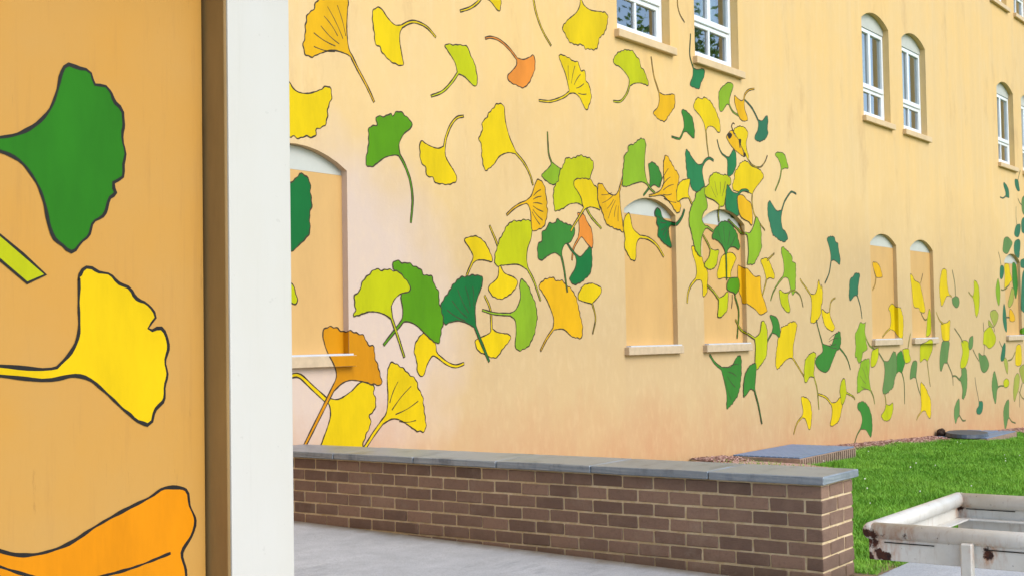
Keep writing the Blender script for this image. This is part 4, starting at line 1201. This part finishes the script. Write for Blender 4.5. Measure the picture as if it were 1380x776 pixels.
# ------------------------------------------------------------------ window-well covers, lid, rock
wc = empty('area_cover', (13.2, 5.8, 0.0), 'low concrete kerb with blue grey ribbed cover against the wall behind the brick wall', 'cover', 'low covers at the foot of the building')
def ribbed_cover(x0, x1, y0, y1, zt_, root, ribs):
    box('kerb', x0, x1, y0, y1, zt_-0.20, zt_-0.014, M['well'], root, 0.006)
    bm = bmesh.new()
    n = ribs
    for i in range(n):
        a = y0+0.015+(y1-y0-0.03)*i/n
        b = y0+0.015+(y1-y0-0.03)*(i+0.82)/n
        box_bm(x0+0.015, x1-0.015, a, b, zt_-0.0135, zt_, 0.002, bm)
    link('cover_ribs', bm_mesh('cover_ribs', bm), root, [M['metal_cover']])
ribbed_cover(12.5, 14.0, 5.42, FY-0.004, 0.062, wc, 12)
bm = bmesh.new()
for i in range(26):
    a = 12.52+1.46*i/26
    box_bm(a, a+0.03, 5.405, 5.4185, -0.12, 0.043, 0, bm)
link('kerb_ribs', bm_mesh('kerb_ribs', bm), wc, [M['well']])
wc2 = empty('area_cover', (19.7, 5.8, -0.25), 'flat blue grey cover slab at the wall with a dark plate lying on it', 'cover', 'low covers at the foot of the building')
ribbed_cover(18.95, 20.45, 5.42, FY-0.004, -0.195, wc2, 3)
lid = bmesh.new()
r = bmesh.ops.create_cone(lid, cap_ends=True, segments=28, radius1=0.47, radius2=0.45, depth=0.05)
for v in lid.verts:
    v.co = Vector((v.co.x*1.0, v.co.y*0.62, v.co.z + 0.02*v.co.y))
for i in range(3):
    pass
lo = link('manhole_lid', bm_mesh('manhole_lid', lid), None, [M['lid']])
lo.location = (19.2, 5.78, -0.168)
lo.rotation_euler = (0, 0, R(8))
tag(lo, 'dark oval metal lid lying across the flat cover slab', 'lid')
rk = bmesh.new()
bmesh.ops.create_icosphere(rk, subdivisions=3, radius=0.085)
rr = random.Random(4)
for v in rk.verts:
    d = v.co.normalized()
    v.co = Vector((v.co.x*1.15, v.co.y*0.7, v.co.z*0.85))*(1+0.12*math.sin(d.x*7+d.z*5)+0.08*math.sin(d.y*11+d.x*9))
ro = link('rock', bm_mesh('rock', rk), None, [M['rock']])
ro.location = (19.12, 6.12, -0.165)
tag(ro, 'small dark brown rounded rock by the wall behind the oval lid', 'rock')

# ------------------------------------------------------------------ mulch, grass
def mulch():
    rng = random.Random(11)
    v, f = [], []
    nx = 150
    for i in range(nx+1):
        x = 13.9+18.0*i/nx
        for j, yy in enumerate((5.86+0.05*math.sin(x*2.3)+0.04*math.sin(x*5.1), 5.95, 6.05, 6.19)):
            z = lawn_z(x, yy)+(0.0, 0.02, 0.03, 0.035)[j]+rng.uniform(-0.008, 0.008)
            v.append((x, yy, z))
    for i in range(nx):
        for j in range(3):
            a = i*4+j
            f.append((a, a+4, a+5, a+1))
    nb = len(v)
    for q in range(9000):
        x = 11.6+rng.random()**1.4*14
        y = rng.uniform(5.82, 6.18)
        if 12.3 < x < 14.03 or 18.85 < x < 20.5:
            continue
        z = lawn_z(x, y)+0.012+0.022*min(1, (y-5.8)/0.2)+rng.uniform(0, 0.012)
        a = rng.uniform(0, 6.28)
        tl = rng.uniform(-0.5, 0.5)
        l_, w_ = rng.uniform(0.008, 0.028), rng.uniform(0.005, 0.011)
        dx, dy, dz = math.cos(a)*l_, math.sin(a)*l_, tl*l_
        ex_, ey_ = -math.sin(a)*w_, math.cos(a)*w_
        k = len(v)
        v += [(x-dx, y-dy, z-dz), (x+ex_, y+ey_, z+0.008), (x+dx, y+dy, z+dz), (x-ex_, y-ey_, z-0.004)]
        f.append((k, k+1, k+2, k+3))
    o = link('mulch', mesh_pd('mulch', v, f), None, [M['mulch']])
    o['kind'] = 'stuff'
    tag(o, 'pinkish brown wood mulch strip along the foot of the wall', 'mulch')
mulch()

def grass():
    rng = random.Random(12)
    v, f = [], []
    def blade(x, y, hgt, wid):
        z = lawn_z(x, y)-0.004
        if x > 6.15:
            z += 0.012*math.sin(x*2.1+y*1.3)*math.sin(y*2.7-x*0.7)
        a = rng.uniform(0, 6.28)
        lean = rng.uniform(0.15, 0.9)*hgt
        la = rng.uniform(0, 6.28)
        cx, cy = math.cos(a)*wid, math.sin(a)*wid
        lx, ly = math.cos(la)*lean, math.sin(la)*lean
        k = len(v)
        v.extend([(x-cx, y-cy, z), (x+cx, y+cy, z), (x+cx*0.7+lx*0.4, y+cy*0.7+ly*0.4, z+hgt*0.65),
                  (x-cx*0.7+lx*0.4, y-cy*0.7+ly*0.4, z+hgt*0.65), (x+lx, y+ly, z+hgt)])
        f.append((k, k+1, k+2, k+3))
        f.append((k+3, k+2, k+4))
    def clump(x, y):
        return 0.5+0.5*math.sin(x*3.1+1.7*math.sin(y*2.3))*math.sin(y*4.3+1.3*math.sin(x*1.9))
    count = 0
    while count < 210000:
        # denser close by
        t = rng.random()
        x = 6.28+17.5*t**1.7
        y = rng.uniform(0.6, 5.9)+0.05*math.sin(x*2.3)
        # keep to the part of the lawn that shows, plus a margin
        if y < 0.28*x-0.4 or y > 0.62*x+0.3 and x < 8:
            continue
        if y < 2.36 and x < 6.95:
            continue
        count += 1
        sc = 1.0+0.055*(x-6.3)
        h = (0.022+0.03*rng.random()+0.034*clump(x, y)**2)
        if y < 2.75 and x < 6.9 and rng.random() < 0.55:
            continue
        if 12.2 < x < 14.1 and y > 5.36 - 0.10*(x > 12.6):
            continue
        if 18.85 < x < 20.5 and y > 5.38:
            continue
        if x < 12.7+0.2*math.sin(y*5) and y > 5.0+0.06*math.sin(x*6) and rng.random() < 0.93:
            continue
        blade(x, y, h, 0.0022*sc+0.0008*rng.random())
    # tufts beside the slab edge and cover
    for q in range(900):
        x = 12.5+1.6*rng.random()
        blade(x, 5.26+rng.gauss(0, 0.03), 0.02+0.03*rng.random(), 0.003)
    o = link('grass', mesh_pd('grass', v, f), None, [M['grass']])
    o['kind'] = 'stuff'
    tag(o, 'mown green lawn grass between the building and the brick wall', 'grass')
    # clover heads
    v, f = [], []
    for q in range(70):
        x = 6.6+14*rng.random()**1.5
        y = rng.uniform(1.2, 5.5)
        if y < 0.28*x-0.4 or (y < 2.4 and x < 7):
            continue
        z = lawn_z(x, y)+0.05+0.02*rng.random()
        r_ = 0.005+0.004*rng.random()
        k = len(v)
        v += [(x+r_, y, z), (x-r_, y, z), (x, y+r_, z), (x, y-r_, z), (x, y, z+r_), (x, y, z-r_)]
        f += [(k, k+2, k+4), (k+2, k+1, k+4), (k+1, k+3, k+4), (k+3, k, k+4), (k+2, k, k+5), (k+1, k+2, k+5), (k+3, k+1, k+5), (k, k+3, k+5)]
    o = link('clover_flowers', mesh_pd('clover_flowers', v, f), None, [M['petal']])
    o['kind'] = 'stuff'
    tag(o, 'tiny white clover flowers dotted through the lawn grass', 'flowers')
grass()

def bare_patch():
    v, f = [], []
    rng = random.Random(2)
    nx, ny = 16, 10
    for j in range(ny+1):
        for i in range(nx+1):
            x, y = 6.2+0.75*i/nx, 2.34+0.3*j/ny
            v.append((x, y, lawn_z(x, y)+0.016-0.03*(j/ny)**2-0.02*(i/nx)**3+rng.uniform(-0.003, 0.003)))
    n = nx+1
    for j in range(ny):
        for i in range(nx):
            f.append((j*n+i, j*n+i+1, (j+1)*n+i+1, (j+1)*n+i))
    o = link('bare_soil', mesh_pd('bare_soil', v, f, True), None, [M['dirt']])
    o['kind'] = 'structure'
    xs_ = [6.3+0.15*i for i in range(45)]
    ys_ = [4.85+0.09*i for i in range(15)]
    def zf(x, y):
        e = min(1.0, (y-4.95)/0.2, (12.6+0.2*math.sin(y*5)-x)/0.3)
        return ground_f(x, y)+0.02*e-0.004+rng.uniform(-0.003, 0.003)
    sheet('bare_soil', xs_, ys_, zf, M['mulch'])
bare_patch()

# ------------------------------------------------------------------ rusty steel frame
fx0, fx1, fy1, fy0, ft = 4.165, 5.135, 1.605, 0.55, 0.686
frame = empty('steel_frame', ((fx0+fx1)/2, (fy0+fy1)/2, 0.12), 'open rectangular white steel table frame with rusty corners standing on the concrete', 'table frame')
TR = 0.0275
zc = ft-TR
def rail(pts):
    link('top_rail', tube_mesh('top_rail', pts, TR, 16), frame, [M['steel']])
rail([(fx0+TR, fy1-TR, zc), (fx0+TR, fy0+TR, zc)])
rail([(fx1-TR, fy1-TR, zc), (fx1-TR, fy0+TR, zc)])
rail([(fx0+TR-0.002, fy1-TR, zc+0.0008), (fx1-TR+0.002, fy1-TR, zc+0.0008)])
rail([(fx0+TR-0.002, fy0+TR, zc+0.0008), (fx1-TR+0.002, fy0+TR, zc+0.0008)])
for ex_, ey_ in ((fx0+TR, fy1-TR), (fx1-TR, fy1-TR), (fx0+TR, fy0+TR), (fx1-TR, fy0+TR)):
    eb = bmesh.new()
    bmesh.ops.create_uvsphere(eb, u_segments=18, v_segments=12, radius=TR*1.035)
    for v in eb.verts:
        v.co += Vector((ex_, ey_, zc))
    for f in eb.faces:
        f.smooth = True
    link('corner_elbow', bm_mesh('corner_elbow', eb), frame, [M['steel']])
zb0, zb1 = 0.568, zc-0.012
th = 0.008
box('skirt_plate', fx0+0.014, fx0+0.014+th, fy0+0.02, fy1-0.022, zb0, zb1, M['steel'], frame, 0.002)
box('skirt_plate', fx1-0.014-th, fx1-0.014, fy0+0.02, fy1-0.022, zb0-0.03, zb1, M['steel'], frame, 0.002)
box('skirt_plate', fx0+0.0145+th, fx1-0.0145-th, fy1-0.022-th, fy1-0.0225, zb0+0.001, zb1, M['steel'], frame, 0.002)
box('skirt_plate', fx0+0.0145+th, fx1-0.0145-th, fy0+0.0205, fy0+0.021+th, zb0+0.001, zb1, M['steel'], frame, 0.002)
# inner ledge the missing top used to rest on
box('inner_ledge', fx0+0.03, fx1-0.03, fy1-0.075, fy1-0.0315, zb0+0.020, zb0+0.026, M['steel'], frame, 0.001)
box('inner_ledge', fx1-0.07, fx1-0.0235, fy0+0.04, fy1-0.078, zb0+0.020, zb0+0.026, M['steel'], frame, 0.001)
# open seams between rail and skirt
for xa, ya, yb in ((fx0+0.0105, 1.53, 1.37), (fx0+0.0105, 1.215, 1.02), (fx1-0.0255, 1.55, 1.37)):
    box('seam', xa, xa+0.004, yb, ya, 0.6245, 0.6275, M['dark'], frame)
for lx, ly in ((fx0+0.004, 1.262), (fx1-0.004, 1.262), (fx0+0.004, 0.75), (fx1-0.004, 0.75)):
    sgn = -1 if lx < 4.6 else 1
    box('leg', lx-0.017+sgn*0.006, lx+0.017+sgn*0.006-(0.004 if sgn < 0 else 0), ly-0.018, ly+0.018, 0.121, zc-0.014, M['steel'], frame, 0.004)

# ------------------------------------------------------------------ trees across the lawn (they show in the upper windows)
def tree(x, y, h, seed, label):
    rng = random.Random(seed)
    z0 = lawn_z(x, y)
    root = empty('shade_tree', (x, y, z0), label, 'tree', 'trees across the lawn')
    link('trunk', tube_mesh('trunk', [(x, y, z0-0.2), (x+0.1, y, z0+h*0.3), (x, y+0.15, z0+h*0.6)], [0.28, 0.2, 0.1], 10), root, [M['bark']])
    v, f = [], []
    tips = []
    for q in range(13):
        a = rng.uniform(0, 6.28)
        hh = z0+h*rng.uniform(0.3, 0.62)
        r_ = h*rng.uniform(0.14, 0.3)
        tip = Vector((x+math.cos(a)*r_, y+math.sin(a)*r_, hh+h*rng.uniform(0.1, 0.34)))
        tips.append(tip)
        link('limb', tube_mesh('limb', [(x, y, hh-0.3), ((x+tip.x)/2, (y+tip.y)/2, (hh+tip.z)/2+0.2), tuple(tip)], [0.09, 0.06, 0.02], 7), root, [M['bark']])
    for tip in tips:
        for q in range(300):
            d = Vector((rng.gauss(0, 1), rng.gauss(0, 1), rng.gauss(0, 0.8)))*h*0.062
            p = tip+d
            s = rng.uniform(0.07, 0.15)
            a = Vector((rng.gauss(0, 1), rng.gauss(0, 1), rng.gauss(0, 1))).normalized()*s
            b = Vector((rng.gauss(0, 1), rng.gauss(0, 1), rng.gauss(0, 1))).normalized()*s*0.6
            k = len(v)
            v += [p-a, p+b, p+a, p-b]
            f.append((k, k+1, k+2, k+3))
    link('crown', mesh_pd('crown', v, f), root, [M['foliage']])
tree(33, -8.5, 13.4, 1, 'tall shade tree across the lawn, nearest the painted building\'s near end')
tree(38.5, -7.5, 14.2, 2, 'tallest shade tree across the lawn, between the two other trees')
tree(47, -11.5, 11.0, 3, 'lowest shade tree across the lawn, at the far end of the row')
